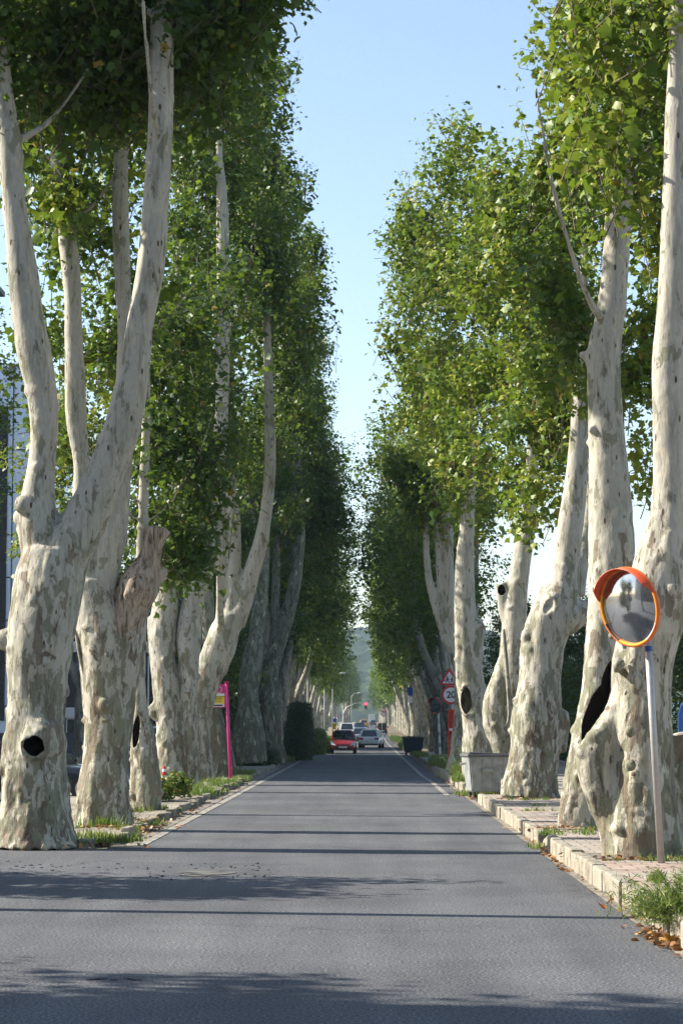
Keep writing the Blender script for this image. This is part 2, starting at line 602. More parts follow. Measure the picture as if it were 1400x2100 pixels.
def paver_mat():
    m, nt, b = new_mat('sidewalk_pavers')
    tc = nt.nodes.new('ShaderNodeTexCoord')
    br = nt.nodes.new('ShaderNodeTexBrick')
    br.inputs['Scale'].default_value = 1.0
    br.inputs['Brick Width'].default_value = 0.30
    br.inputs['Row Height'].default_value = 0.30
    br.inputs['Mortar Size'].default_value = 0.012
    br.inputs['Mortar Smooth'].default_value = 0.3
    br.inputs['Color1'].default_value = (0.35, 0.315, 0.265, 1)
    br.inputs['Color2'].default_value = (0.30, 0.26, 0.22, 1)
    br.inputs['Mortar'].default_value = (0.14, 0.12, 0.10, 1)
    nt.links.new(tc.outputs['Object'], br.inputs['Vector'])
    mp = nt.nodes.new('ShaderNodeMapping')
    mp.inputs['Scale'].default_value = (0.5, 1.0, 1)
    nt.links.new(tc.outputs['Object'], mp.inputs['Vector'])
    n = nnode(nt, mp.outputs[0], 0.6, 3, 0.5)
    pk = ramp(nt, [(0.50, (1, 1, 1)), (0.56, (1.03, 0.90, 0.87))])
    nt.links.new(n.outputs['Fac'], pk.inputs['Fac'])
    d = nnode(nt, tc.outputs['Object'], 3.5, 7, 0.65)
    dr = ramp(nt, [(0.35, (0.72, 0.70, 0.66)), (0.6, (1.08, 1.08, 1.08))])
    nt.links.new(d.outputs['Fac'], dr.inputs['Fac'])
    c = mixc(nt, 1.0, br.outputs['Color'], pk.outputs[0], 'MULTIPLY')
    c = mixc(nt, 1.0, c, dr.outputs[0], 'MULTIPLY')
    nt.links.new(c, b.inputs['Base Color'])
    b.inputs['Roughness'].default_value = 0.85
    b.inputs['Specular IOR Level'].default_value = 0.25
    bp = nt.nodes.new('ShaderNodeBump')
    bp.inputs['Strength'].default_value = 0.5
    bp.inputs['Distance'].default_value = 0.01
    bp.invert = True
    nt.links.new(br.outputs['Fac'], bp.inputs['Height'])
    nt.links.new(bp.outputs[0], b.inputs['Normal'])
    return m


def paint_mat(name, col):
    """worn road paint: shows the asphalt tone in flaked spots"""
    m, nt, b = new_mat(name)
    tc = nt.nodes.new('ShaderNodeTexCoord')
    n = nnode(nt, tc.outputs['Object'], 9, 8, 0.7)
    c = ramp(nt, [(0.44, (0.11, 0.11, 0.105)), (0.56, col), (0.8, (col[0] * 1.1, col[1] * 1.1, col[2] * 1.1))])
    nt.links.new(n.outputs['Fac'], c.inputs['Fac'])
    nt.links.new(c.outputs[0], b.inputs['Base Color'])
    b.inputs['Roughness'].default_value = 0.75
    return m


M['asphalt'] = asphalt_mat()
M['earth'] = earth_mat('ground_soil', [(0.10, 0.12, 0.05), (0.20, 0.16, 0.10), (0.30, 0.25, 0.17)])
M['verge'] = earth_mat('verge_concrete', [(0.14, 0.12, 0.085), (0.27, 0.245, 0.195), (0.35, 0.32, 0.26)], 0.9)
M['gutter'] = earth_mat('gutter_grit', [(0.10, 0.095, 0.085), (0.20, 0.18, 0.15), (0.33, 0.28, 0.22)], 2.5)
M['paver'] = paver_mat()
M['kerb'] = earth_mat('kerb_concrete', [(0.15, 0.135, 0.105), (0.29, 0.26, 0.205), (0.36, 0.33, 0.265)], 2.6)
M['line'] = paint_mat('road_paint', (0.36, 0.33, 0.27))
M['hill'] = earth_mat('hill_forest', [(0.008, 0.016, 0.012), (0.022, 0.040, 0.022), (0.07, 0.10, 0.04)], 0.11)


def strip(name, xs0, xs1, ys, dz, mat, zfun=gz):
    """sheet between x=xs0(y) and x=xs1(y)"""
    V, Fc = [], []
    for y in ys:
        x0 = xs0(y) if callable(xs0) else xs0
        x1 = xs1(y) if callable(xs1) else xs1
        z = zfun(y) + dz
        V += [(x0, y, z), (x1, y, z)]
    for i in range(len(ys) - 1):
        Fc += [(2 * i, 2 * i + 1, 2 * i + 3, 2 * i + 2)]
    me = bpy.data.meshes.new(name)
    me.from_pydata(V, [], Fc)
    me.materials.append(mat)
    return link(name, me)


YS = [-60, 0, 30, 60, 100, 150, 200, 260, 330, 400, 450, 520, 600, 700, 800, 900]
tag(strip('ground', -900, 900, [-60, 0, 100, 200, 450, 900, 1400, 2500], -0.03, M['earth']), kind='structure')
RX0 = lambda y: -3.75
RX1 = lambda y: 2.75
tag(strip('road', RX0, RX1, YS, 0.0, M['asphalt']), kind='structure')
tag(strip('side_road', -40, -3.75, [-60, -20, 10, 33.4], 0.0, M['asphalt']), kind='structure')
tag(strip('parking_ground', -30, -7.6, [33.4, 60, 100, 158], -0.014, M['asphalt']), kind='structure')
tag(strip('gutter', -3.75, lambda y: -3.42 - (0.05 if y > 60 else 0.0), [34.0, 40, 60, 90, 140, 200], 0.004, M['gutter']), kind='structure')
tag(strip('gutter', 2.43, 2.56, [-5, 10, 30, 50, 58, 60, 90, 140, 200], 0.004, M['gutter']), kind='structure')
lx = lambda y: -3.34 + min(max((y - 33) / 60.0, 0), 1) * 0.16
tag(strip('edge_line', lambda y: lx(y) - 0.075, lambda y: lx(y) + 0.075, [34.2, 38, 45, 55, 70, 95, 140, 200, 260, 330, 400], 0.008, M['line']), kind='structure')
tag(strip('edge_line', lambda y: 1.86 + (0.10 if y < 80 else 0), lambda y: 2.0 + (0.10 if y < 80 else 0), [58, 70, 80, 110, 140, 200, 260, 330, 400], 0.008, M['line']), kind='structure')
for k in range(9):
    y0 = 150 + k * 26
    tag(strip('lane_mark', -0.58, -0.46, [y0, y0 + 5], 0.006, M['line']), kind='structure')

# sidewalk on the right, verge on the left
tag(strip('sidewalk', 2.69, 12.0, [-5, 10, 30, 52.2], 0.205, M['paver']), kind='structure')
tag(strip('sidewalk', 2.69, 12.0, [58.0, 80, 132], 0.205, M['paver']), kind='structure')
tag(strip('sidewalk', 3.45, 12.0, [52.2, 58.0], 0.205, M['paver']), kind='structure')
tag(strip('sidewalk', 2.6, 12.0, [132, 200, 300, 450, 900], 0.12, M['earth']), kind='structure')


def blocks(name, x, w, h, y0, y1, L, side, jit, gaps=(), lead=0.0, seed=1, mat=None):
    """a run of separate kerb stones, each slightly out of line"""
    rnd = random.Random(seed)
    b = MB()
    y = y0
    while y < y1:
        l = L * rnd.uniform(0.92, 1.05)
        if not any(g0 < y + l / 2 < g1 for g0, g1 in gaps):
            dx = rnd.uniform(-jit, jit)
            dz = rnd.uniform(-jit, jit) * 0.8
            rot = Matrix.Rotation(rnd.uniform(-jit, jit) * 0.5, 3, 'Z') @ Matrix.Rotation(rnd.uniform(-jit, jit) * 1.3, 3, 'Y') @ Matrix.Rotation(rnd.uniform(-jit, jit) * 0.3, 3, 'X')
            b.box((x + dx, y + l / 2, gz(y) + h / 2 - 0.05 + dz), (w, l - 0.018, h + 0.1), rot, bevel=rnd.uniform(0.016, 0.034))
        y += l
    o = b.build(name, mat or M['kerb'])
    return tag(o, kind='structure')


blocks('kerb', 2.615, 0.15, 0.225, 1.0, 132, 0.95, 1, 0.017, gaps=((18.3, 20.0), (33.0, 34.2), (52.2, 58.0)), seed=3)
blocks('kerb', 3.40, 0.13, 0.20, 52.4, 58.0, 0.9, 1, 0.02, seed=4)
# broken stone in the kerb gap
rb = MB()
rb.box((2.72, 19.1, 0.07), (0.14, 0.9, 0.22), Matrix.Rotation(0.25, 3, 'Z') @ Matrix.Rotation(0.1, 3, 'X'), bevel=0.03)
rb.box((2.66, 33.6, 0.08), (0.14, 0.9, 0.16), Matrix.Rotation(-0.12, 3, 'X') @ Matrix.Rotation(0.15, 3, 'Y'), bevel=0.04)
tag(rb.build('kerb', M['verge']), kind='structure')
blocks('kerb', -3.80, 0.14, 0.12, 34.4, 98, 0.8, -1, 0.045, gaps=((37.2, 37.9), (41.5, 43.0), (47, 48), (53.4, 54.6), (61, 62.5), (70, 71)), seed=8, mat=M['verge'])
blocks('kerb', -3.80, 0.14, 0.12, 98, 200, 0.95, -1, 0.02, seed=9)
for yy, ww in ((33.5, 1),):
    b = MB()
    rnd = random.Random(12)
    x = -4.25
    while x > -11:
        b.box((x, 33.45 + rnd.uniform(-.05, .05) + (0.35 * max(0, (x + 4.9)) ** 1.5), 0.045 + rnd.uniform(-.02, .02)), (0.6, 0.14, 0.16), Matrix.Rotation(rnd.uniform(-.08, .08), 3, 'Z') @ Matrix.Rotation(rnd.uniform(-.06, .06), 3, 'X'), bevel=0.02)
        x -= 0.66
    tag(b.build('kerb', M['verge']), kind='structure')

# verge surface: a lumpy sheet with rounded corner
vx = np.linspace(0, 1, 26)
vy = np.concatenate([np.linspace(33.5, 60, 110), np.linspace(60.6, 200, 120)])
V = []
for y in vy:
    inner = -3.87 - 0.9 * max(0.0, (34.6 - y) / 1.1) ** 2
    for t in vx:
        V.append((inner + (-7.7 - inner) * t, y, 0))
V = np.array(V, dtype=float)
nn = vnoise(V * np.array([1.1, 0.9, 1]), 3) * 0.035 + vnoise(V * 3.3, 4) * 0.012
V[:, 2] = 0.095 + nn - 0.10 * np.clip((V[:, 0] + 7.1) / -0.6, 0, 1)
nx, ny = len(vx), len(vy)
Fq = []
for j in range(ny - 1):
    for i in range(nx - 1):
        a = j * nx + i
        Fq += [a, a + nx, a + nx + 1, a + 1]
tag(link('verge', mesh_np('verge', V, Fq, np.full((nx - 1) * (ny - 1), 4), [M['verge']], smooth=True)), kind='structure')

# pothole patch and road repairs
pv = []
b = MB()
for (cx, cy, rx, ry, z) in ((-1.95, 27.9, 0.32, 0.5, 0.006),):
    pts = []
    for k in range(22):
        a = 2 * math.pi * k / 22
        q = 1 + 0.18 * math.sin(3 * a + 1) + 0.1 * math.sin(7 * a)
        pts.append((cx + rx * q * math.cos(a), cy + ry * q * math.sin(a), z))
    b.poly(pts)
tag(b.build('road_patch', simple('patch_dust', (0.10, 0.095, 0.085), 0.9, noise=0.4, nscale=7)), kind='structure')
b = MB()
rnd = random.Random(4)
for k in range(60):
    a = rnd.uniform(0, 6.28)
    x, y = -1.95 + math.cos(a) * 0.6 * rnd.uniform(.8, 1.6), 28.2 + math.sin(a) * rnd.uniform(.8, 1.7)
    s = rnd.uniform(0.008, 0.024)
    b.ball((x, y, s * 0.3), s, 1, (1, 1.3, 0.6))
for k in range(60):
    x, y = -4.6 + rnd.gauss(0, 1.3), 29.3 + rnd.gauss(0, .5)
    s = rnd.uniform(0.008, 0.02)
    b.ball((x, y, s * 0.3), s, 1, (1.6, 1.3, 0.6))
tag(b.build('gravel', M['asphalt']), kind='stuff', label='loose chips of broken asphalt around the pothole', cat='gravel')
# white survey marks left on the asphalt
b = MB()
for k, (dx, w) in enumerate(((0, .05), (.07, .04), (.17, .05), (.27, .03), (.33, .05))):
    p = at(190 + 0, 2000, 8460 / 516.0)
    b.box((p.x + dx * 0.9, 8460 / 516.0 + (k % 2) * 0.05, 0.0055), (w, 0.10, 0.003), Matrix.Rotation(0.4 * (k - 2), 3, 'Z'))
tag(b.build('road_patch', simple('tar_mark', (0.05, 0.048, 0.045), 0.8)), kind='structure')

# hill closing the road
gx, gy = np.meshgrid(np.linspace(-420, 420, 170), np.linspace(1150, 1900, 120))
P = np.stack([gx.ravel(), gy.ravel(), np.zeros(gx.size)], 1)
h = 54 * np.exp(-((P[:, 0] - 30) / 330) ** 2) * np.clip((P[:, 1] - 1150) / 300, 0, 1) ** 0.7
h += vnoise(P / 60.0, 1) * 3 * np.clip((P[:, 1] - 1150) / 60, 0, 1)
h += (np.abs(vnoise(P / 11.0, 2)) * 9 + np.abs(vnoise(P / 6.0, 6)) * 4.0) * np.clip((P[:, 1] - 1150) / 60, 0, 1)
P[:, 2] = h + 2.2
nx, ny = 170, 120
idx = np.arange(nx * ny).reshape(ny, nx)
Q = np.stack([idx[:-1, :-1], idx[:-1, 1:], idx[1:, 1:], idx[1:, :-1]], -1).reshape(-1, 4)
tag(link('hill', mesh_np('hill', P, Q, np.full(len(Q), 4), [M['hill']])), kind='structure')


# ------------------------------------------------------------------ leaves
LEAF0 = [(-75, .25), (-24, .66), (4, .52), (36, .92), (62, .66), (90, 1.06), (118, .66), (144, .92), (176, .52), (204, .66), (255, .25)]
LEAF1 = [(270, .25), (5, .78), (50, .58), (90, 1.05), (130, .58), (175, .78)]


def leaf_template(lod):
    if lod == 0:
        pts = [(0, 0.05)] + [(r * math.cos(R(a)), r * math.sin(R(a))) for a, r in LEAF0]
        P = np.array([(x, y, -0.28 * abs(x) - 0.22 * max(y, 0) ** 2) for x, y in pts])
        n = len(LEAF0)
        T = np.array([(0, 1 + i, 1 + (i + 1) % n) for i in range(n)])
    elif lod == 1:
        pts = [(r * math.cos(R(a)), r * math.sin(R(a))) for a, r in LEAF1]
        P = np.array([(x, y, -0.25 * abs(x) - 0.15 * max(y, 0) ** 2) for x, y in pts])
        T = np.array([(0, 1, 2), (0, 2, 3), (0, 3, 4), (0, 4, 5)])
    elif lod == 3:
        P = np.array([(0, -1, 0), (.16, .1, 0), (0, 1.2, -.1), (-.16, .1, 0)], dtype=float)
        T = np.array([(0, 1, 2), (0, 2, 3)])
    else:
        P = np.array([(0, -.5, 0), (.75, .15, -.2), (0, .95, -.12), (-.75, .15, -.2)], dtype=float)
        T = np.array([(0, 1, 2), (0, 2, 3)])
    return P, T


def leaves_mesh(name, pos, nrm, size, tint, lod, mat, rs):
    """one mesh of leaf faces; nrm = leaf normals"""
    P, T = leaf_template(lod)
    n = len(pos)
    nrm = nrm / (np.linalg.norm(nrm, axis=1)[:, None] + 1e-9)
    a = rs.randn(n, 3)
    a[:, 2] -= 0.9                                    # tips hang
    a -= nrm * np.sum(a * nrm, 1)[:, None]
    a /= np.linalg.norm(a, axis=1)[:, None] + 1e-9
    b = np.cross(a, nrm)
    V = (pos[:, None, :] + size[:, None, None] * 0.60 * (P[None, :, 0:1] * b[:, None, :] + P[None, :, 1:2] * a[:, None, :] + P[None, :, 2:3] * nrm[:, None, :]))
    V = V.reshape(-1, 3)
    Fa = (T[None] + (np.arange(n) * len(P))[:, None, None]).reshape(-1)
    return mesh_np(name, V, Fa, None, [mat], attr=np.repeat(tint, len(P)))


def crown(name, blobs, parent, seed, lod=1, size=0.17, dens=1.0, tint=0.0, mat=None, twigs=True, per=22, gap=0.0, origin=(0, 0, 0), slen=(0.6, 1.3)):
    """blobs: (cx,cy,cz,rx,ry,rz[,weight]) in world metres"""
    rs = np.random.RandomState(seed)
    pos_all, nrm_all, sz_all, ti_all, TW = [], [], [], [], []
    for bl in blobs:
        c = np.array(bl[:3]); r = np.array(bl[3:6]); w = bl[6] if len(bl) > 6 else 1.0
        area = math.pi * r[0] * r[2]
        nl = area * w * dens * 10.5 / (0.55 * size * size)
        ns = max(3, int(nl / per))
        d = rs.randn(ns, 3)
        d /= np.linalg.norm(d, axis=1)[:, None]
        u = rs.rand(ns, 1) ** (1 / 2.6)
        lob = 1 + 0.34 * vnoise(d * 2.1 + c * 0.37, seed % 11)[:, None]
        p = c + d * u * r * 0.93 * lob
        # most shoots gather into clumps
        nc = max(5, int(4.19 * r[0] * r[1] * r[2] / 1.9))
        dc = rs.randn(nc, 3); dc /= np.linalg.norm(dc, axis=1)[:, None]
        lc = 1 + 0.34 * vnoise(dc * 2.1 + c * 0.37, seed % 11)[:, None]
        pc = c + dc * (rs.rand(nc, 1) ** (1 / 3.2)) * r * 0.95 * lc
        ci = rs.randint(nc, size=ns)
        inc = rs.rand(ns) < 0.80
        q0 = rs.randn(ns, 3); q0 /= np.linalg.norm(q0, axis=1)[:, None]
        pcl = pc[ci] + q0 * (rs.rand(ns, 1) ** 0.5) * rs.uniform(0.50, 1.05, (nc, 1))[ci] * min(1.0, 0.5 + r.min() * 0.28)
        p[inc] = pcl[inc]
        d[inc] = (0.45 * dc[ci] + q0)[inc]
        d /= np.linalg.norm(d, axis=1)[:, None]
        ctint = rs.randn(nc)[ci] * 0.11 * inc
        inner = ~inc
        p[inner] = (c + (p - c) * 0.86)[inner]
        g = vnoise(p * 0.75, seed % 13) + 0.5 * vnoise(p * 1.9, seed % 7)
        keep = g > (-0.22 + gap)
        p, d, g, ctint = p[keep], d[keep], g[keep], ctint[keep]
        ns = len(p)
        sd = d * r / r.max() * 0.75 + np.array([0, 0, 0.75]) + rs.randn(ns, 3) * 0.33
        sd /= np.linalg.norm(sd, axis=1)[:, None]
        L = rs.uniform(slen[0], slen[1], ns)
        L[rs.rand(ns) < 0.10] *= 1.7
        t = (np.arange(per) + 0.5) / per
        q = p[:, None, :] + sd[:, None, :] * (L[:, None] * (t[None] - 0.45))[:, :, None]
        q += rs.randn(ns, per, 3) * (0.19 * (1.15 - 0.75 * t))[None, :, None]
        q[:, :, 2] -= (t ** 2 * 0.05)[None]
        nr = rs.randn(ns, per, 3) * 0.62 + np.array([0, 0, 0.62]) + d[:, None, :] * 0.55
        deep = np.clip(1.9 - 1.3 * u[keep], 1.0, 1.6)
        sz = size * rs.uniform(0.42, 1.28, (ns, per)) * (1.1 - 0.45 * t)[None] * deep
        clump = rs.rand(ns) * 0.26 + 0.16 * g + ctint
        ti = 0.18 + tint + clump[:, None] + rs.rand(ns, per) * 0.34 + 0.10 * t[None]
        old = rs.rand(ns, per) < 0.012
        ti = np.clip(ti, 0, 0.9)
        ti[old] = 0.97
        pos_all.append(q.reshape(-1, 3)); nrm_all.append(nr.reshape(-1, 3)); sz_all.append(sz.ravel()); ti_all.append(ti.ravel())
        if twigs:
            k = slice(0, ns, 2)
            TW.append(np.concatenate([(p - sd * (L * 0.75)[:, None])[k], (p + sd * (L * 0.52)[:, None])[k]], 1))
    o3 = np.array(origin)
    pos = np.concatenate(pos_all) - o3
    me = leaves_mesh(name, pos, np.concatenate(nrm_all), np.concatenate(sz_all), np.concatenate(ti_all), lod, mat or M['leaf'], rs)
    co = link('crown', me, parent)
    if twigs and TW:
        tw = np.concatenate(TW)
        a, b = tw[:, :3] - o3, tw[:, 3:] - o3
        n = len(a)
        ax = (b - a) / (np.linalg.norm(b - a, axis=1)[:, None] + 1e-9)
        u = np.cross(ax, np.array([0.3, 1, 0.1])); u /= np.linalg.norm(u, axis=1)[:, None] + 1e-9
        w = np.cross(ax, u)
        ang = [0, 2.094, 4.188]
        V = np.stack([a + 0.011 * (math.cos(k) * u + math.sin(k) * w) for k in ang] + [b + 0.004 * (math.cos(k) * u + math.sin(k) * w) for k in ang], 1).reshape(-1, 3)
        T = np.array([(0, 1, 4, 3), (1, 2, 5, 4), (2, 0, 3, 5)])
        Fa = (T[None] + (np.arange(n) * 6)[:, None, None]).reshape(-1)
        link('twigs', mesh_np('twigs', V, Fa, np.full(n * 3, 4), [M['twig']]), co)
    return co


# ------------------------------------------------------------------ trunks
def wood(name, limbs, voxel, parent, mat, origin, seed=0, knobs=(), cuts=(), amp=1.0, smooth=6, nknobs=0):
    """limbs: arrays of rows (x,y,z,r). Union of swept tubes, remeshed, roughened, hollows cut."""
    Vs, Fs, off = [], [], 0
    rs = np.random.RandomState(seed + 100)
    org = np.array(origin)
    allrows = []
    for L in limbs:
        C = catmull(L, 0.16)
        C[:, 3] = np.maximum(C[:, 3], 0.02)
        allrows.append(C)
        V, Fc = tube_np(C[:, :3] - org, C[:, 3], 16)
        Vs += list(V)
        Fs += [tuple(i + off for i in f) for f in Fc]
        off += len(V)
    kb = list(knobs)
    for k in range(nknobs):
        C = allrows[rs.randint(len(allrows))]
        i = rs.randint(2, len(C))
        a = rs.uniform(0, 6.28)
        rr = C[i, 3]
        kb.append((C[i, 0] + math.cos(a) * rr * 0.86, C[i, 1] + math.sin(a) * rr * 0.86, C[i, 2], rs.uniform(0.05, 0.11) * (0.5 + rr)))
    for (x, y, z, r) in kb:
        bm = bmesh.new()
        bmesh.ops.create_icosphere(bm, subdivisions=2, radius=r)
        n = len(bm.verts)
        Vs += [np.array(v.co) * np.array([1, 1, 1.15]) + np.array((x, y, z)) - org for v in bm.verts]
        Fs += [tuple(v.index + off for v in f.verts) for f in bm.faces]
        off += n
        bm.free()
    me = bpy.data.meshes.new(name + '_raw')
    me.from_pydata([tuple(v) for v in Vs], [], Fs)
    bm = bmesh.new(); bm.from_mesh(me); bmesh.ops.recalc_face_normals(bm, faces=bm.faces); bm.to_mesh(me); bm.free()
    tmp = bpy.data.objects.new('tmp', me)
    COL.objects.link(tmp)
    md = tmp.modifiers.new('r', 'REMESH'); md.mode = 'VOXEL'; md.voxel_size = voxel
    ms = tmp.modifiers.new('s', 'SMOOTH'); ms.iterations = smooth; ms.factor = 0.5
    dg = bpy.context.evaluated_depsgraph_get()
    m2 = bpy.data.meshes.new_from_object(tmp.evaluated_get(dg))
    bpy.data.objects.remove(tmp); bpy.data.meshes.remove(me)
    n = len(m2.vertices)
    P = np.empty(n * 3, dtype=np.float32); m2.vertices.foreach_get('co', P); P = P.reshape(-1, 3).astype(float)
    N = np.empty(n * 3, dtype=np.float32); m2.vertices.foreach_get('normal', N); N = N.reshape(-1, 3).astype(float)
    z = P[:, 2]
    lowk = np.clip(1.6 - z, 0, 1.6) / 1.6
    sc = 0.35 + 0.65 * np.clip((7 - z) / 5, 0, 1)
    d = vnoise(P * np.array([1.3, 1.3, 0.8]), seed) * 0.065
    d += vnoise(P * np.array([3.6, 3.6, 1.5]), seed + 1) * 0.026
    d += vnoise(P * np.array([9, 9, 4.5]), seed + 2) * 0.014 * (1 + lowk)
    d += vnoise(P * np.array([5, 5, 0.7]), seed + 3) * (0.006 + 0.045 * lowk)
    kn = np.clip(vnoise(P * 4.5, seed + 5) - 0.62, 0, 1)
    d += kn * 0.22
    d += (np.abs(vnoise(P * np.array([20, 20, 9]), seed + 6)) - .3) * 0.010 * (1 + 1.5 * lowk)
    P += N * (d * sc * amp)[:, None]
    m2.vertices.foreach_set('co', P.astype(np.float32).ravel())
    m2.materials.clear(); m2.materials.append(mat); m2.materials.append(M['rot'])
    m2.update()
    if cuts:
        for (cx, cy, cz, rx, ry, rz, rotv, mi) in cuts:
            bm = bmesh.new()
            bmesh.ops.create_icosphere(bm, subdivisions=4, radius=1.0)
            for v in bm.verts:
                q = 1 + 0.05 * math.sin(5 * v.co.x + 3 * v.co.z + seed) + 0.04 * math.sin(7 * v.co.z + 4 * v.co.x)
                v.co = Vector((v.co.x * rx * q, v.co.y * ry, v.co.z * rz * q))
            mc = bpy.data.meshes.new('cut'); bm.to_mesh(mc); bm.free()
            mc.materials.append(mat); mc.materials.append(M['rot'])
            mc.polygons.foreach_set('material_index', np.full(len(mc.polygons), mi, dtype=np.int32))
            oc = bpy.data.objects.new('cut', mc); COL.objects.link(oc)
            oc.location = Vector((cx, cy, cz)) - Vector(origin)
            oc.rotation_euler = rotv
            for shift in (0.0, 0.013, 0.029, -0.017):
                oc.location.x += shift
                done = False
                for solver in ('EXACT', 'FAST'):
                    o = bpy.data.objects.new('tmp', m2); COL.objects.link(o)
                    bo = o.modifiers.new('b', 'BOOLEAN'); bo.operation = 'DIFFERENCE'; bo.object = oc; bo.solver = solver
                    if solver == 'EXACT':
                        bo.material_mode = 'INDEX'
                    bpy.context.view_layer.update()
                    m3 = bpy.data.meshes.new_from_object(o.evaluated_get(bpy.context.evaluated_depsgraph_get()))
                    bpy.data.objects.remove(o)
                    nb = len(m2.vertices)
                    if 0.8 * nb < len(m3.vertices) < 1.3 * nb and len(m3.vertices) != nb:
                        done = True
                        break
                if done:
                    break
            print('CUT', name, seed, solver, shift, done, nb, len(m3.vertices))
            if done:
                m2 = m3
            bpy.data.objects.remove(oc)
    m2.polygons.foreach_set('use_smooth', np.ones(len(m2.polygons), dtype=bool))
    m2.name = name
    return link(name, m2, parent)


def pxl(D, rows):
    """photo-pixel rows (px,py,r_px[,dY]) -> world rows"""
    out = []
    for r in rows:
        Y = D + (r[3] if len(r) > 3 else 0.0)
        p = at(r[0], r[1], Y)
        out.append((p.x, p.y, p.z, r[2] * Y / F))
    return np.array(out)


def pxb(D, rows):
    """crown blobs (px,py,rx,ry,dY,depth_radius[,weight])"""
    out = []
    for r in rows:
        Y = D + r[4]
        p = at(r[0], r[1], Y)
        out.append((p.x, p.y, p.z, r[2] * Y / F, r[5], r[3] * Y / F, r[6] if len(r) > 6 else 1.0))
    return out


def side_branches(W, seed, n=3):
    """thinner limbs leaving the upper half of every long limb"""
    rs = np.random.RandomState(seed + 900)
    out = []
    for L in W:
        L = np.asarray(L)
        if L[-1][2] - L[0][2] < 4.5:
            continue
        C = catmull(L, 0.3)
        lo = int(len(C) * 0.62)
        for k in range(n):
            i = rs.randint(lo, len(C) - 2)
            p = C[i]
            a = rs.uniform(0, 6.28)
            ln = rs.uniform(1.0, 2.3)
            r0 = max(0.025, p[3] * 0.28)
            dx, dy = math.cos(a), math.sin(a)
            out.append(np.array([(p[0], p[1], p[2], r0), (p[0] + dx * ln * .35, p[1] + dy * ln * .35, p[2] + ln * .28, r0 * .75), (p[0] + dx * ln * .75, p[1] + dy * ln * .75, p[2] + ln * .95, r0 * .5), (p[0] + dx * ln, p[1] + dy * ln, p[2] + ln * 1.7, .02)]))
    return out


def plane_tree(label, D, base, limbs, blobs, seed, voxel=0.04, lod=1, size=0.17, dens=1.0, tint=0.0, knobs=(), cuts=(), lips=(), bark=None, dead=None, nknobs=6, amp=1.0, gap=0.0, group=None, per=22):
    p = at(base[0], base[1], D)
    org = (p.x, D, 0.0)
    t = thing('plane_tree', label, 'tree', org, 0, group or 'plane trees lining the road')
    W = [pxl(D, L) for L in limbs]
    W += side_branches(W, seed)
    kk = []
    for (a, b_, r, dy) in knobs:
        q = at(a, b_, D + dy); kk.append((q.x, q.y, q.z, r * D / F))
    for (a, b_, rx, rz, dy) in lips:
        q = at(a, b_, D + dy)
        for k in range(18):
            an = 2 * math.pi * k / 18
            kk.append((q.x + math.cos(an) * rx * 1.12 * D / F, q.y, q.z + math.sin(an) * rz * 1.12 * D / F, min(rx, rz) * 0.25 * D / F))
    cc = []
    for ct in cuts:
        a, b_, rx, rz, dy, ry, rot = ct[:7]
        q = at(a, b_, D + dy); cc.append((q.x, q.y, q.z, rx * D / F, ry, rz * D / F, rot, ct[7] if len(ct) > 7 else 1))
    wood('trunk', W, voxel, t, bark or M['bark'], org, seed, kk, cc, amp, nknobs=nknobs)
    if dead:
        wood('dead_stump_limb', [pxl(D, L) for L in dead], voxel, t, M['deadwood'], org, seed + 50, amp=2.3, smooth=1)
    if blobs:
        extra = []
        for L in W[:len(limbs)]:
            L = np.asarray(L)
            if L[-1][2] - L[0][2] < 4.5:
                continue
            C = catmull(L, 0.3)
            for f in (0.90, 1.0):
                q = C[min(len(C) - 1, int(f * len(C)))]
                if q[2] > 8.0:
                    extra.append((q[0], q[1] - 0.25, q[2] + (0.6 if f == 1.0 else 0), 1.15, 1.15, 1.3, 0.45 if f < 1 else 0.9))
        crown('crown', pxb(D, blobs) + extra, t, seed, lod, size, dens, tint, origin=org, gap=gap, per=per)
    return t


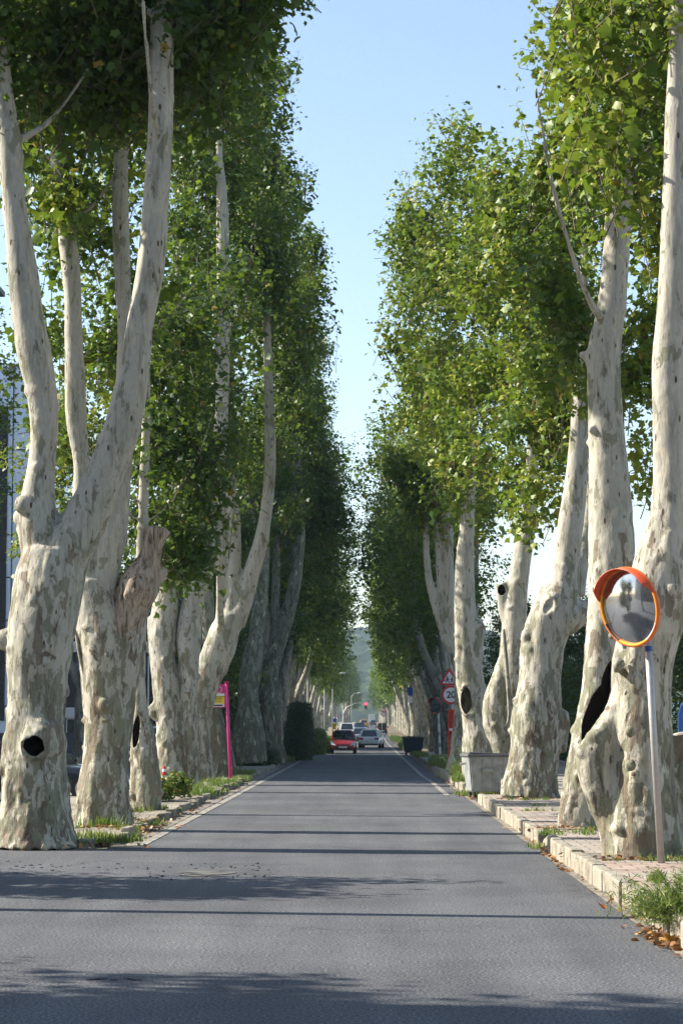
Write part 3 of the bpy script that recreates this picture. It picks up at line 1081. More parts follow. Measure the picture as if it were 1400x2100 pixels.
# ---- left row, near to far; mostly lowered tints put crown shade into leaf colour
plane_tree('nearest plane tree on the left with a round black hollow and two big curving limbs', 33.5, (70, 1730),
    [[(70, 1738, 96), (70, 1700, 80), (71, 1640, 69), (70, 1560, 66), (72, 1460, 60), (80, 1350, 62), (94, 1250, 68), (106, 1180, 68), (112, 1130, 58)],
     [(100, 1170, 42), (85, 1100, 42), (78, 1040, 37), (86, 960, 31), (92, 880, 30), (85, 800, 31), (70, 720, 35), (58, 650, 32), (48, 560, 31), (38, 480, 27), (28, 400, 25), (20, 300, 24), (8, 200, 20), (2, 90, 17), (0, -60, 14), (6, -200, 9)],
     [(110, 1200, 48), (140, 1125, 50), (175, 1060, 43), (207, 990, 40), (235, 920, 39), (258, 850, 37), (276, 750, 32), (290, 650, 29), (308, 550, 30), (316, 470, 28), (322, 400, 27), (331, 250, 27), (332, 100, 25), (332, 0, 23), (325, -150, 18), (310, -330, 12)],
     [(70, 1500, 50, -0.1), (86, 1510, 50, -0.2), (92, 1545, 42, -0.15)], [(40, 1480, 40), (88, 1495, 40), (118, 1530, 22), (116, 1575, 14)]],
    [(330, -90, 240, 230, 0.5, 2.8, 1.4), (100, 40, 230, 250, 1.0, 2.6, 1.7), (430, 20, 90, 140, 1.5, 2.2, 1.4), (330, 150, 150, 120, 2.4, 1.6, 1.4), (60, 240, 90, 90, 1.5, 1.6), (390, -180, 170, 190, 0.5, 2.6), (210, 170, 120, 120, 2.2, 1.4), (430, 190, 70, 110, 2.5, 1.5, .8)],
    11, voxel=0.03, lod=0, size=0.17, knobs=[(12, 1312, 17, 0), (50, 1035, 18, -0.2), (46, 1062, 16, 0), (85, 1480, 12, -0.4)],
    lips=[(69, 1530, 24, 21, -0.50)], cuts=[(69, 1530, 22, 20, -0.55, 0.60, (0, 0, 0))], nknobs=5, tint=-0.14)

plane_tree('left plane tree behind the nearest one, with a sawn dead limb pointing up', 39.0, (215, 1690),
    [[(215, 1698, 64), (215, 1660, 58), (216, 1600, 54), (222, 1500, 50), (222, 1420, 50), (215, 1330, 55), (200, 1250, 50), (188, 1190, 42)],
     [(230, 1400, 48), (246, 1340, 44), (258, 1290, 36), (262, 1262, 30)],
     [(188, 1210, 40), (176, 1130, 28), (168, 1040, 22), (167, 950, 19), (157, 860, 20), (155, 780, 19), (152, 690, 19), (150, 600, 18), (140, 500, 17), (128, 425, 15), (118, 340, 13), (110, 230, 10), (104, 120, 7)],
     [(200, 1230, 38), (215, 1160, 34), (234, 1080, 29), (248, 980, 24), (256, 850, 19), (256, 700, 17), (251, 550, 17), (248, 400, 16), (248, 280, 14), (244, 150, 11), (240, 0, 8)],
     [(150, 1232, 9), (168, 1225, 20), (190, 1215, 25)], [(185, 1470, 20), (205, 1475, 30)]],
    [(150, 430, 130, 220, 1.5, 2.2), (250, 600, 90, 170, 2.0, 1.8, .7), (60, 650, 70, 110, 2.5, 1.6, .55), (240, 120, 240, 240, 1.0, 2.8), (100, 850, 60, 80, 3.0, 1.4, .4)],
    23, voxel=0.033, lod=0, size=0.18, nknobs=7, tint=0.06, knobs=[(152, 1228, 14, 0), (213, 1446, 11, -0.45)],
    dead=[[(240, 1430, 30), (252, 1350, 33), (262, 1290, 36), (272, 1240, 40), (292, 1205, 46), (302, 1172, 36), (309, 1145, 27), (316, 1115, 27), (323, 1084, 28)], [(310, 1205, 24), (332, 1180, 20), (346, 1160, 13)], [(262, 1210, 22), (256, 1190, 12)]])

plane_tree('slim left plane tree with a split dark hollow, tucked behind the dead-limbed one', 46.0, (300, 1655),
    [[(298, 1662, 27), (296, 1600, 27), (294, 1540, 23), (289, 1480, 17), (284, 1420, 13), (284, 1350, 12), (286, 1280, 12), (290, 1150, 11), (296, 1000, 10), (300, 850, 9), (300, 700, 7)], [(298, 1490, 12), (306, 1500, 8), (304, 1520, 7)]],
    [(330, 970, 100, 190, 1.2, 2.2, 1.3), (345, 1130, 75, 85, 1.5, 1.8, 1.2), (410, 1120, 55, 90, 2, 1.6, 1.1), (300, 760, 90, 190, 1.5, 2.0, 1.1), (400, 640, 110, 230, 2.0, 2.4, .9), (400, 900, 60, 190, 2.0, 1.8)],
    31, voxel=0.035, size=0.18, cuts=[(279, 1500, 8, 34, -0.22, 0.18, (0, 0.1, 0))], nknobs=3, tint=-0.18)

plane_tree('left plane tree beside the red and white cone, stem forked into upright limbs', 61.0, (358, 1615),
    [[(352, 1625, 38), (350, 1570, 32), (345, 1480, 28), (340, 1400, 27), (332, 1320, 24), (340, 1240, 25), (348, 1180, 20), (355, 1080, 16), (356, 950, 13), (352, 800, 11), (350, 640, 8)],
     [(388, 1622, 23), (390, 1560, 20), (389, 1470, 19), (388, 1390, 20), (389, 1310, 24), (396, 1245, 23), (412, 1185, 21), (429, 1140, 20), (442, 1060, 15), (447, 960, 14), (455, 850, 14), (458, 700, 14), (458, 550, 14), (455, 400, 13), (450, 320, 9), (448, 200, 6)],
     [(320, 1325, 14), (312, 1290, 8), (309, 1265, 6)]],
    [(440, 360, 165, 230, 2.0, 2.6), (390, 660, 120, 200, 2.2, 2.4, .8), (365, 980, 90, 170, 1.6, 2.0), (500, 190, 90, 150, 2.2, 2.2), (420, 830, 90, 130, 2.2, 2.0, .8)],
    41, voxel=0.04, size=0.20, nknobs=8, knobs=[(318, 1460, 18, 0), (316, 1312, 12, 0)], tint=-0.06)

plane_tree('leaning left plane tree in front of the pink bus stop, with three long pale limbs', 68.0, (405, 1605),
    [[(402, 1612, 38), (400, 1560, 34), (399, 1500, 32), (404, 1450, 31), (426, 1388, 31), (448, 1335, 32), (462, 1290, 30), (475, 1260, 25)],
     [(456, 1310, 18), (453, 1245, 12), (455, 1180, 12), (455, 1120, 11), (457, 1040, 11), (452, 940, 9), (450, 840, 7)],
     [(470, 1290, 20), (476, 1220, 16), (480, 1150, 15), (479, 1080, 14), (472, 990, 12), (470, 860, 11), (470, 700, 9), (468, 560, 6)],
     [(478, 1280, 24), (497, 1235, 19), (518, 1165, 17), (536, 1105, 15), (549, 1020, 13), (554, 930, 12), (552, 850, 11), (549, 720, 9), (546, 640, 8), (545, 540, 6)],
     [(418, 1395, 17), (400, 1410, 14), (388, 1424, 9)]],
    [(540, 470, 95, 270, 2.2, 2.2), (575, 700, 75, 170, 2.5, 2.0, .9), (500, 900, 70, 150, 2.5, 2.0, .7), (530, 190, 60, 130, 2.0, 2.0), (590, 420, 55, 150, 1.5, 1.8, .8), (546, 520, 55, 110, -.3, 1.2, .8), (600, 800, 45, 200, 1, 2)],
    51, voxel=0.04, size=0.20, nknobs=6, tint=-0.14)

plane_tree('stout mossy shaded left plane tree stem standing just left of the pink bus stop pole', 74.0, (450, 1600),
    [[(455, 1604, 32), (450, 1560, 29), (444, 1510, 23), (438, 1460, 18), (436, 1400, 15), (430, 1320, 13), (425, 1200, 11), (425, 1050, 9), (430, 900, 7)]],
    [(500, 1060, 60, 130, 3.0, 1.8), (590, 900, 60, 170, 2.0, 2.0), (600, 640, 60, 200, 2.0, 2.2)],
    61, voxel=0.05, bark=M['bark_moss_shaded'], size=0.18, nknobs=3, tint=-0.18)

plane_tree('shaded left plane tree with flaking white bark between bus stop and low hedge', 92.0, (514, 1560),
    [[(517, 1565, 32), (514, 1500, 27), (508, 1430, 22), (515, 1370, 22), (524, 1310, 17), (527, 1250, 10), (520, 1180, 9), (516, 1080, 8), (515, 960, 6)],
     [(526, 1320, 15), (537, 1240, 12), (541, 1150, 11), (545, 1040, 9), (548, 900, 7)], [(498, 1540, 22), (490, 1500, 14), (492, 1450, 8)]],
    [(560, 1010, 70, 130, 2.0, 2.2), (600, 780, 75, 170, 1.0, 2.4), (620, 560, 28, 110, 1.0, 1.6, .8)],
    71, voxel=0.05, bark=M['bark_moss_shaded'], size=0.18, nknobs=3, tint=-0.20)

plane_tree('left plane tree behind the grey totem sign, one limb sweeping up rightward', 101.0, (556, 1560),
    [[(560, 1568, 28), (556, 1500, 24), (550, 1430, 21), (550, 1385, 19), (572, 1315, 16), (592, 1252, 15), (606, 1185, 14), (612, 1100, 13), (613, 1030, 11), (609, 950, 9), (605, 850, 6)],
     [(555, 1410, 16), (562, 1300, 10), (566, 1180, 9), (566, 1050, 7)]],
    [(620, 960, 70, 150, 1.5, 2.4), (640, 760, 42, 150, 1.0, 2.2), (600, 1120, 50, 60, 3.0, 2.0, .6), (660, 1050, 60, 110, 2.0, 2.2)],
    81, voxel=0.05, bark=M['bark_moss_shaded'], size=0.18, nknobs=2, tint=-0.20)

# ---- right row; raised tints hold yellower leaves plus sunlight put into leaf colour
plane_tree('massive nearest plane tree on the right, behind the orange mirror, with a bulging flared base', 28.0, (1320, 1755),
    [[(1322, 1768, 92, 0.1), (1320, 1720, 80), (1318, 1640, 74), (1318, 1540, 68), (1316, 1450, 64), (1318, 1360, 66), (1335, 1280, 68), (1348, 1210, 64), (1355, 1150, 56), (1364, 1090, 46)],
     [(1355, 1150, 52), (1368, 1060, 42), (1371, 980, 39), (1369, 930, 37), (1371, 860, 35), (1372, 780, 35), (1374, 700, 32), (1378, 600, 31), (1382, 500, 30), (1384, 400, 29), (1386, 300, 26), (1386, 200, 25), (1388, 100, 22), (1392, 0, 21), (1400, -200, 14), (1405, -400, 8)],
     [(1290, 1400, 30), (1262, 1470, 28), (1236, 1520, 32), (1226, 1560, 36), (1236, 1605, 38), (1258, 1650, 42), (1272, 1700, 42), (1280, 1745, 44)],
     [(1390, 1500, 40, .4), (1410, 1600, 45, .4), (1415, 1700, 50, .4), (1418, 1750, 50, .4)]],
    [(1330, 110, 150, 190, 1.3, 1.7, .75), (1250, 300, 90, 110, 1.0, 1.3, .75), (1430, -150, 240, 220, 0.4, 2.2), (1220, 40, 75, 120, 0.8, 1.3), (1420, 350, 60, 250, 1.8, 1.2)],
    13, voxel=0.03, lod=0, size=0.175, tint=0.20, nknobs=9, per=18,
    knobs=[(1254, 1305, 10, -.2), (1268, 1365, 9, -.35), (1262, 1375, 9, -.3), (1282, 1420, 8, -.45), (1295, 1355, 8, -.5), (1255, 1450, 9, -.1), (1207, 1545, 14, -.1), (1290, 1500, 9, -.45), (1292, 1570, 10, -.5)], amp=1.0)

plane_tree('tall right plane tree with a long open rotted cavity, second from the orange mirror', 36.0, (1195, 1690),
    [[(1192, 1702, 52), (1192, 1650, 46), (1206, 1580, 44), (1220, 1500, 42), (1230, 1420, 36), (1236, 1340, 36), (1246, 1260, 38), (1256, 1190, 44), (1256, 1130, 47), (1250, 1070, 44), (1247, 1000, 42), (1243, 920, 38), (1240, 850, 36), (1238, 780, 34), (1240, 710, 34), (1252, 640, 30), (1258, 570, 28), (1263, 500, 28), (1270, 430, 28), (1278, 340, 23), (1284, 240, 18), (1290, 120, 13)],
     [(1230, 1690, 34), (1236, 1620, 34), (1238, 1560, 30)],
     [(1218, 735, 26), (1204, 728, 12)]],
    [(1185, 330, 95, 130, 1.8, 1.8), (1150, 560, 90, 200, 2.2, 1.8, .8), (1330, 560, 60, 230, 2.0, 1.6), (1300, 250, 120, 170, 1.8, 1.8), (1325, 830, 50, 150, 2.5, 1.2, .7), (1160, 760, 70, 120, 2.8, 1.5, .7)],
    19, voxel=0.033, lod=0, size=0.165, tint=0.17, nknobs=8, knobs=[(1212, 880, 8, -.2), (1206, 908, 7, 0), (1228, 1170, 10, -.2)],
    cuts=[(1222, 1480, 25, 76, -0.32, 0.42, (0, 0.22, 0)), (1206, 1575, 15, 50, -0.34, 0.26, (0, 0.1, 0)), (1246, 1395, 12, 40, -0.28, 0.25, (0, .2, 0))])

plane_tree('thick right plane tree with a pale scooped scar and a broken stub on its right', 50.0, (1085, 1625),
    [[(1085, 1636, 60), (1088, 1590, 54), (1094, 1540, 50), (1100, 1460, 52), (1106, 1390, 45), (1112, 1320, 42), (1128, 1270, 44), (1148, 1225, 38), (1160, 1165, 28), (1168, 1090, 26), (1178, 1010, 24), (1184, 940, 21), (1188, 870, 19), (1192, 780, 15), (1196, 640, 11), (1198, 500, 8)],
     [(1108, 1290, 26), (1112, 1240, 22), (1122, 1205, 14)], [(1160, 1265, 36), (1190, 1255, 26), (1214, 1248, 15)],
     [(1178, 1220, 22, .5), (1194, 1140, 17, .6), (1206, 1060, 15, .8), (1212, 960, 13, 1), (1216, 800, 10, 1.2)], [(1128, 1480, 30), (1148, 1470, 22), (1140, 1540, 18)]],
    [(1090, 590, 150, 240, 2.0, 2.6), (1120, 860, 100, 130, 2.0, 2.2, .9), (1040, 370, 105, 90, 2.0, 2.2), (1180, 700, 90, 260, 2.5, 2.2, .8), (1130, 420, 110, 130, 1.5, 2.2), (1105, 1000, 75, 75, 2.5, 1.6, .9)],
    29, voxel=0.038, size=0.20, tint=0.2, nknobs=8, knobs=[(1080, 1305, 12, -.2), (1088, 1330, 10, -.3)],
    cuts=[(1124, 1238, 19, 26, -0.60, 0.27, (0, .3, 0), 0)])

plane_tree('right plane tree with a long hanging bark strip, between bin tree and scarred tree', 57.0, (1050, 1590),
    [[(1062, 1600, 30), (1056, 1520, 27), (1052, 1430, 26), (1052, 1340, 27), (1054, 1270, 25), (1060, 1200, 21), (1070, 1135, 19), (1082, 1075, 17), (1088, 980, 14), (1092, 860, 11), (1094, 700, 8)],
     [(1040, 1560, 20), (1016, 1480, 24), (1018, 1430, 24), (1028, 1390, 20), (1040, 1345, 14), (1042, 1290, 10)],
     [(1044, 1290, 14), (1034, 1250, 13), (1028, 1205, 14), (1026, 1196, 14)]],
    [(970, 480, 115, 190, 1.5, 2.6), (1000, 760, 130, 170, 1.5, 2.6), (1040, 960, 110, 100, 1.5, 2.4), (930, 330, 50, 60, 1.5, 1.5, .7), (1000, 300, 70, 60, 1.5, 1.6, .7)],
    37, voxel=0.04, size=0.20, tint=0.2, nknobs=5, cuts=[(1028, 1210, 9, 12, -0.22, 0.16, (0, 0, 0))])

plane_tree('right plane tree with a tall oval black hollow, standing behind the garbage bin', 64.0, (985, 1600),
    [[(985, 1608, 40), (985, 1550, 36), (982, 1490, 36), (972, 1440, 32), (962, 1390, 28), (958, 1330, 26), (954, 1250, 23), (953, 1160, 20), (958, 1075, 16), (963, 980, 13), (966, 860, 10), (968, 700, 7)],
     [(975, 1350, 15), (984, 1335, 10)], [(958, 1390, 20), (982, 1300, 12), (984, 1285, 12)], [(1000, 1500, 22), (1012, 1480, 16)]],
    [(895, 560, 80, 210, 1.5, 2.6), (890, 820, 85, 160, 1.0, 2.6), (950, 960, 85, 110, 1.5, 2.4), (985, 1035, 85, 50, 2.0, 1.8, .8), (860, 430, 45, 80, 1.5, 1.6, .7)],
    43, voxel=0.04, size=0.20, tint=0.18, nknobs=6, knobs=[(978, 1282, 15, 0)],
    lips=[(955, 1437, 13, 28, -0.38)], cuts=[(955, 1437, 12, 27, -0.42, 0.45, (0, 0, 0))])

plane_tree('slender forked right plane tree partly hiding the school zone signs', 78.0, (930, 1570),
    [[(934, 1582, 20), (940, 1530, 15), (944, 1470, 13), (941, 1400, 13), (939, 1340, 12), (932, 1300, 12), (922, 1240, 12), (918, 1160, 12), (917, 1090, 11), (914, 980, 9), (910, 850, 7)],
     [(936, 1340, 11), (920, 1320, 10), (902, 1270, 9), (887, 1220, 9), (878, 1180, 8), (874, 1110, 7), (876, 1000, 6)],
     [(934, 1320, 10), (926, 1290, 9), (905, 1215, 8), (897, 1120, 7), (892, 1000, 6)]],
    [(850, 690, 55, 200, 1.5, 2.4), (865, 930, 70, 130, 1.5, 2.4), (905, 1050, 60, 60, 1.5, 2.2, .8), (835, 500, 32, 100, 1.5, 1.8, .7)],
    47, voxel=0.045, size=0.20, tint=0.16, nknobs=3)

# hanging bark strips (parts of their trees)
def bark_strip(tree, D, rows, w):
    V = MB()
    W = pxl(D, rows)
    W[:, :3] -= np.array(tree.location)
    V.tube([r[:3] for r in catmull(W, .15)], [r[3] for r in catmull(W, .15)], 6)
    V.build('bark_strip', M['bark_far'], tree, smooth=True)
trees_near = [o for o in COL.objects if o.name.startswith('plane_tree')]
def by_label(s):
    return next(o for o in trees_near if s in o['label'])
bark_strip(by_label('sawn dead limb'), 39.0, [(151, 1278, 2, -.1), (158, 1310, 3, -.2), (165, 1350, 3.5, -.2), (175, 1390, 3, -.2), (183, 1418, 1, -.1)], 3)
bark_strip(by_label('hanging bark strip'), 57.0, [(1032, 1290, 3, -.5), (1037, 1350, 4, -.5), (1042, 1420, 4, -.5), (1043, 1470, 3, -.5), (1037, 1490, 2, -.5)], 3)


# ------------------------------------------------------------------ the rest of the avenue: shared meshes
def generic_wood(seed):
    rnd = random.Random(seed)
    br = rnd.uniform(0.42, 0.55)
    fk = rnd.uniform(2.3, 3.6)
    lean = rnd.uniform(0.1, 0.6)
    rows = [(0, 0, -0.1, br * 1.45), (0.02, 0, 0.5, br * 1.12), (lean * .3, rnd.uniform(-.1, .1), 1.5, br), (lean * .7, 0, fk, br * .95)]
    L = [rows]
    n = rnd.choice([2, 3, 3])
    for k in range(n):
        a = 2 * math.pi * (k + rnd.uniform(-.2, .2)) / n
        ex, ey = math.cos(a) * rnd.uniform(.5, 1.3) + lean * 1.6, math.sin(a) * rnd.uniform(.6, 1.4)
        r0 = br * rnd.uniform(.5, .62)
        h = rnd.uniform(13, 16)
        L.append([(lean * .6, 0, fk - .5, r0 * 1.1), (lean * .8 + ex * .35, ey * .4, fk + 1.2, r0), (lean + ex * .8, ey * .8, fk + 3.5, r0 * .8), (lean + ex * 1.0, ey * 1.05, fk + 6.5, r0 * .6), (lean + ex * 1.0, ey * 1.2, h * .85, r0 * .35), (lean + ex * 1.1, ey * 1.3, h, r0 * .15)])
    if rnd.random() < .6:
        L.append([(lean * .4, .1, fk - 1, .25), (lean * .4 - .5, -.1, fk - .6, .2), (-.9, -.2, fk - .2, .14)])
    L = [np.array(x, dtype=float) for x in L]
    L += side_branches(L, seed, 2)
    return L, lean


protos = []
for s in range(4):
    W, lean = generic_wood(200 + s)
    tmp = thing('plane_tree', 'x', 'tree')
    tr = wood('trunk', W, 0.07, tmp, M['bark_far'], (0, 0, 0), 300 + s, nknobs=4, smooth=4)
    rnd = random.Random(s)
    bl = []
    for k in range(7):
        z = 7.2 + k * 1.65 + rnd.uniform(-.4, .4)
        rr = 2.7 * (0.75 + 0.5 * math.sin(math.pi * (k + 1.1) / 8)) * rnd.uniform(.85, 1.1)
        bl.append((lean + 1.0 + rnd.uniform(-.6, .6), rnd.uniform(-.7, .7), z, rr, rr * 1.05, 1.7, 0.62))
    c1 = crown('crown', bl, tmp, 400 + s, lod=1, size=0.20, dens=0.9, twigs=False, tint=0.02)
    me1 = c1.data
    bpy.data.objects.remove(c1)
    c2 = crown('crown', bl, tmp, 500 + s, lod=2, size=0.30, dens=0.85, twigs=False, tint=0.02, per=14)
    me2 = c2.data
    bpy.data.objects.remove(c2)
    mt = tr.data
    bpy.data.objects.remove(tr)
    bpy.data.objects.remove(tmp)
    protos.append((mt, me1, me2))


def avenue_tree(x, y, rz, s, k, lod, label, group, tscale=1.0):
    mt, m1, m2 = protos[k % 4]
    t = thing('plane_tree', label, 'tree', (x, y, gz(y)), rz, group)
    t.scale = (s, s, s * tscale)
    link('trunk', mt, t)
    link('crown', m1 if lod == 1 else m2, t)
    return t


rnd = random.Random(77)
ordn = ['first', 'second', 'third', 'fourth', 'fifth', 'sixth', 'seventh', 'eighth', 'ninth', 'tenth']
GL, GR = 'plane trees far along the left side', 'plane trees far along the right side'
i = 0
y = 110.0
while y < 900:
    lab = ('%s plane tree past the tall dark cypress hedge in the left row' % ordn[i]) if i < 10 else 'distant plane tree in the left row beyond the red car'
    k = rnd.randint(0, 3)
    t = avenue_tree(-5.1 + rnd.uniform(-.25, .25) - (1.1 if y > 165 else 0) - (0.7 if y > 270 else 0) - (1.0 if 380 < y < 620 else 0) + (0.8 if y > 620 else 0), y, rnd.uniform(-.6, .6) + (1.5 if y > 175 else .6), rnd.uniform(.92, 1.06), k, 1 if y < 165 else 2, lab, GL, rnd.uniform(.95, 1.05))
    y += rnd.uniform(9, 12) if y < 300 else rnd.uniform(12, 16)
    i += 1
i = 0
y = 97.0
while y < 900:
    lab = ('%s plane tree past the school zone signs in the right row' % ordn[i]) if i < 10 else 'distant plane tree in the right row beyond the dark blue bin'
    k = rnd.randint(0, 3)
    t = avenue_tree(4.3 + rnd.uniform(-.25, .25) + (0.5 if y > 165 else 0) + (0.6 if y > 240 else 0) + (0.9 if 380 < y < 620 else 0), y, math.pi + rnd.uniform(-.5, .5) + (1.3 if y > 240 else 0), rnd.uniform(.9, 1.05), k, 1 if y < 165 else 2, lab, GR, rnd.uniform(.95, 1.05))
    y += rnd.uniform(10, 13) if y < 300 else rnd.uniform(12, 16)
    i += 1

# trees just outside the frame on the left: only their shadows reach the picture
avenue_tree(-7.2, 6.0, 0.2, 0.98, 1, 1, 'plane tree before the side road, seen only as shade on the road', 'plane trees outside the frame')
avenue_tree(-9.0, 3.0, 1.2, 1.0, 2, 1, 'plane tree behind the camera, seen only as shade on the road', 'plane trees outside the frame')

# lighter plane trees set back on the left, and one by the glass building
def back_tree(label, x, y, blobs, seed, limbs, tint, size=.2, dens=.8, mat=None, lod=1, name='background_tree', group='trees behind the avenue'):
    t = thing(name, label, 'tree', (x, y, 0), 0, group)
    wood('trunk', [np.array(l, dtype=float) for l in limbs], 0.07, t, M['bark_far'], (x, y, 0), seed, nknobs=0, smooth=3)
    crown('crown', blobs, t, seed, lod, size, dens, tint, origin=(x, y, 0), mat=mat, twigs=False)
    return t


def trunk_rows(x, y, h, r, sp=1.0):
    return [[(x, y, -.1, r * 1.3), (x, y, 1.5, r), (x + .1, y, h * .5, r * .8), (x, y + .1, h, r * .3)],
            [(x, y, h * .25, r * .6), (x - sp, y + .3, h * .5, r * .4), (x - 1.6 * sp, y + .2, h * .85, r * .15)],
            [(x, y, h * .3, r * .6), (x + sp, y - .3, h * .55, r * .4), (x + 1.5 * sp, y, h * .9, r * .15)]]


back_tree('yellow-green plane tree set back behind the left row beside the glass building', -15.2, 80,
    [(-15.0, 80, 9.5, 2.2, 2.4, 3.4, .8), (-14.2, 79, 14, 2.4, 2.4, 3.6, .8), (-14.4, 80, 6.0, 1.6, 1.8, 1.6, .7)], 601, trunk_rows(-15.2, 80, 13, .3), 0.24)
back_tree('leafy plane tree behind the dead-limbed tree, yellow-green in the gaps', -11.4, 92,
    [(-8.4, 92, 8.0, 2.3, 2.4, 3.0, .8), (-8.2, 92, 12.5, 2.6, 2.6, 3.4, .8), (-7.2, 92, 5.0, 1.4, 1.6, 1.6, .8)], 602, trunk_rows(-11.4, 92, 12, .3), 0.20)
back_tree('sunny yellow-green tree showing between the two limbs of the nearest left tree', -9.9, 74,
    [(-9.9, 74, 8.6, 2.1, 2.2, 2.7, .9), (-9.3, 74, 12.3, 2.2, 2.2, 2.4, .9)], 604, trunk_rows(-9.9, 74, 11, .2, .7), 0.3)
back_tree('tall tree outside the frame whose ragged shade edges the bottom of the road', -12.5, 16.2,
    [(-12.5, 16.2, 7.0, 2.6, 2.4, 2.2, .8), (-12.5, 16.4, 10.0, 3.0, 2.2, 2.4, .8)], 605, trunk_rows(-12.5, 16.2, 12, .25), 0.0, group='plane trees outside the frame')
back_tree('low yellow-green tree showing under the limbs above the pink bus stop', -6.6, 100,
    [(-5.9, 100, 4.6, 1.3, 1.5, 1.4, .9), (-6.2, 100, 6.6, 1.2, 1.5, 1.6, .9), (-5.3, 99, 3.6, .6, .8, .7, .9)], 603, trunk_rows(-6.6, 100, 6, .18, .5), 0.22)

# dark evergreens beyond both rows
rnd = random.Random(5)
DG = 'dark evergreens behind the right row'
spots = [(9.8, 46, 5.4, 2.0), (11.4, 58, 6.0, 2.4), (9.8, 66, 6.2, 2.4), (9.4, 78, 6.8, 2.5), (8.6, 90, 7.0, 2.5), (8.4, 102, 7.5, 2.6), (8.3, 116, 8, 2.7), (8.2, 132, 8.5, 2.8)]
for n, (x, y, h, r) in enumerate(spots):
    bl = [(x, y, h * .22, r * .85, r * .85, h * .26, 1.1), (x, y, h * .5, r, r, h * .3, 1.1), (x + .2, y, h * .78, r * .7, r * .7, h * .24, 1.1)]
    back_tree(['dark evergreen tree beyond the sidewalk behind the right row, nearest of its line',
               'dark evergreen tree beyond the sidewalk, seen between the cavity tree and the scarred tree',
               'dark evergreen tree seen right of the scarred plane tree near the paving',
               'dark evergreen tree seen above the grey garbage bin',
               'dark evergreen tree behind the hollow tree near the bin',
               'dark evergreen tree behind the slender forked tree',
               'dark evergreen tree behind the school zone signs',
               'dark evergreen tree farthest along behind the right row'][n], x, y, bl, 620 + n, trunk_rows(x, y, h * .8, .18, .6), 0.0, size=.17, dens=.9, mat=M['leaf_dark'], name='evergreen_tree', group=DG)
DL = 'dense trees beyond the left row'
for n, (x, y, h, r) in enumerate([(-8.6, 112, 13, 2.4), (-8.3, 126, 14, 2.4), (-8.6, 142, 13, 2.6)]):
    bl = [(x, y, h * .25, r * .9, r, h * .22, 1), (x, y, h * .5, r, r, h * .26, 1), (x + .2, y, h * .78, r * .7, r * .7, h * .22, 1)]
    back_tree('dense dark tree closing the gaps between the left row, %s from the glass building' % ordn[n], x, y, bl, 640 + n, trunk_rows(x, y, h * .8, .25, 1), 0.05, size=.26, dens=.7, mat=M['leaf_dark'], name='dense_tree', group=DL, lod=2)

# round shrubby tree just out of frame whose shade crosses the road
back_tree('bushy tree at the side road corner, seen only as shade on the road', -8.4, 27.0,
    [(-8.4, 26.9, 2.4, 1.7, 2.4, 1.8, 3.0), (-8.4, 27.1, 4.6, 1.5, 2.2, 1.6, 2.6)], 660, trunk_rows(-8.4, 27.0, 4.5, .15, .4), 0.0, group='plane trees outside the frame')


# ------------------------------------------------------------------ hedges, bushes, weeds, grass
def hedge(label, x, y, z, boxes, seed, cat='hedge', mat=None, size=.09, name='hedge', tint=0.0):
    rs = np.random.RandomState(seed)
    pos, nr, sz, ti = [], [], [], []
    for (cx, cy, cz, sx, sy, sz_) in boxes:
        area = 2 * (sx * sz_ + sy * sz_) + sx * sy
        n = int(area * 5.0 / (size * size))
        d = rs.randn(n, 3); d /= np.abs(d).max(1)[:, None] ** .8 * np.linalg.norm(d, axis=1)[:, None] ** .2
        d = np.clip(d, -1, 1)
        u = 1 - rs.rand(n, 1) ** 1.5 * .55
        p = np.array([cx, cy, cz]) + d * u * np.array([sx, sy, sz_]) * .5 + rs.randn(n, 3) * .045
        p[:, 2] = np.maximum(p[:, 2], z + .03)
        pos.append(p - np.array([x, y, z])); nr.append(d + rs.randn(n, 3) * .5 + [0, 0, .3]); sz.append(size * rs.uniform(.6, 1.4, n)); ti.append(tint + rs.rand(n) * .8)
    me = leaves_mesh(name, np.concatenate(pos), np.concatenate(nr), np.concatenate(sz), np.concatenate(ti), 2, mat or M['leaf_dark'], rs)
    return tag(link(name, me, None, (x, y, z)), label, cat)


hedge('tall dark cypress hedge clump beside the grey totem sign', -3.15, 108, 0.1, [(-3.15, 108, 1.0, 1.35, 1.6, 2.0), (-3.1, 108, 2.0, 1.15, 1.4, 1.6)], 701)
hedge('low dark clipped hedge beyond the pink bus stop', -5.0, 93, 0.1, [(-5.0, 93, .45, 2.0, 1.4, .8), (-4.1, 95, .4, 1.0, 1.6, .7)], 702)
hedge('scrubby brownish bush at the kerb left of the red car', -2.95, 134, 0.0, [(-2.9, 134, .75, 1.2, 2.0, 1.5), (-2.5, 138, .55, .8, 1.6, 1.1)], 703, 'bush', M['grass'], name='bush', tint=.1, size=.12)
hedge('leafy green weed clump in front of the red and white cone', -4.72, 51.5, 0.1, [(-4.72, 51.5, .34, .85, .7, .5), (-4.25, 52.3, .42, .55, .5, .45), (-4.95, 50.6, .25, .5, .5, .35)], 704, 'weed', M['leaf'], name='weed_clump', tint=.25, size=.075)


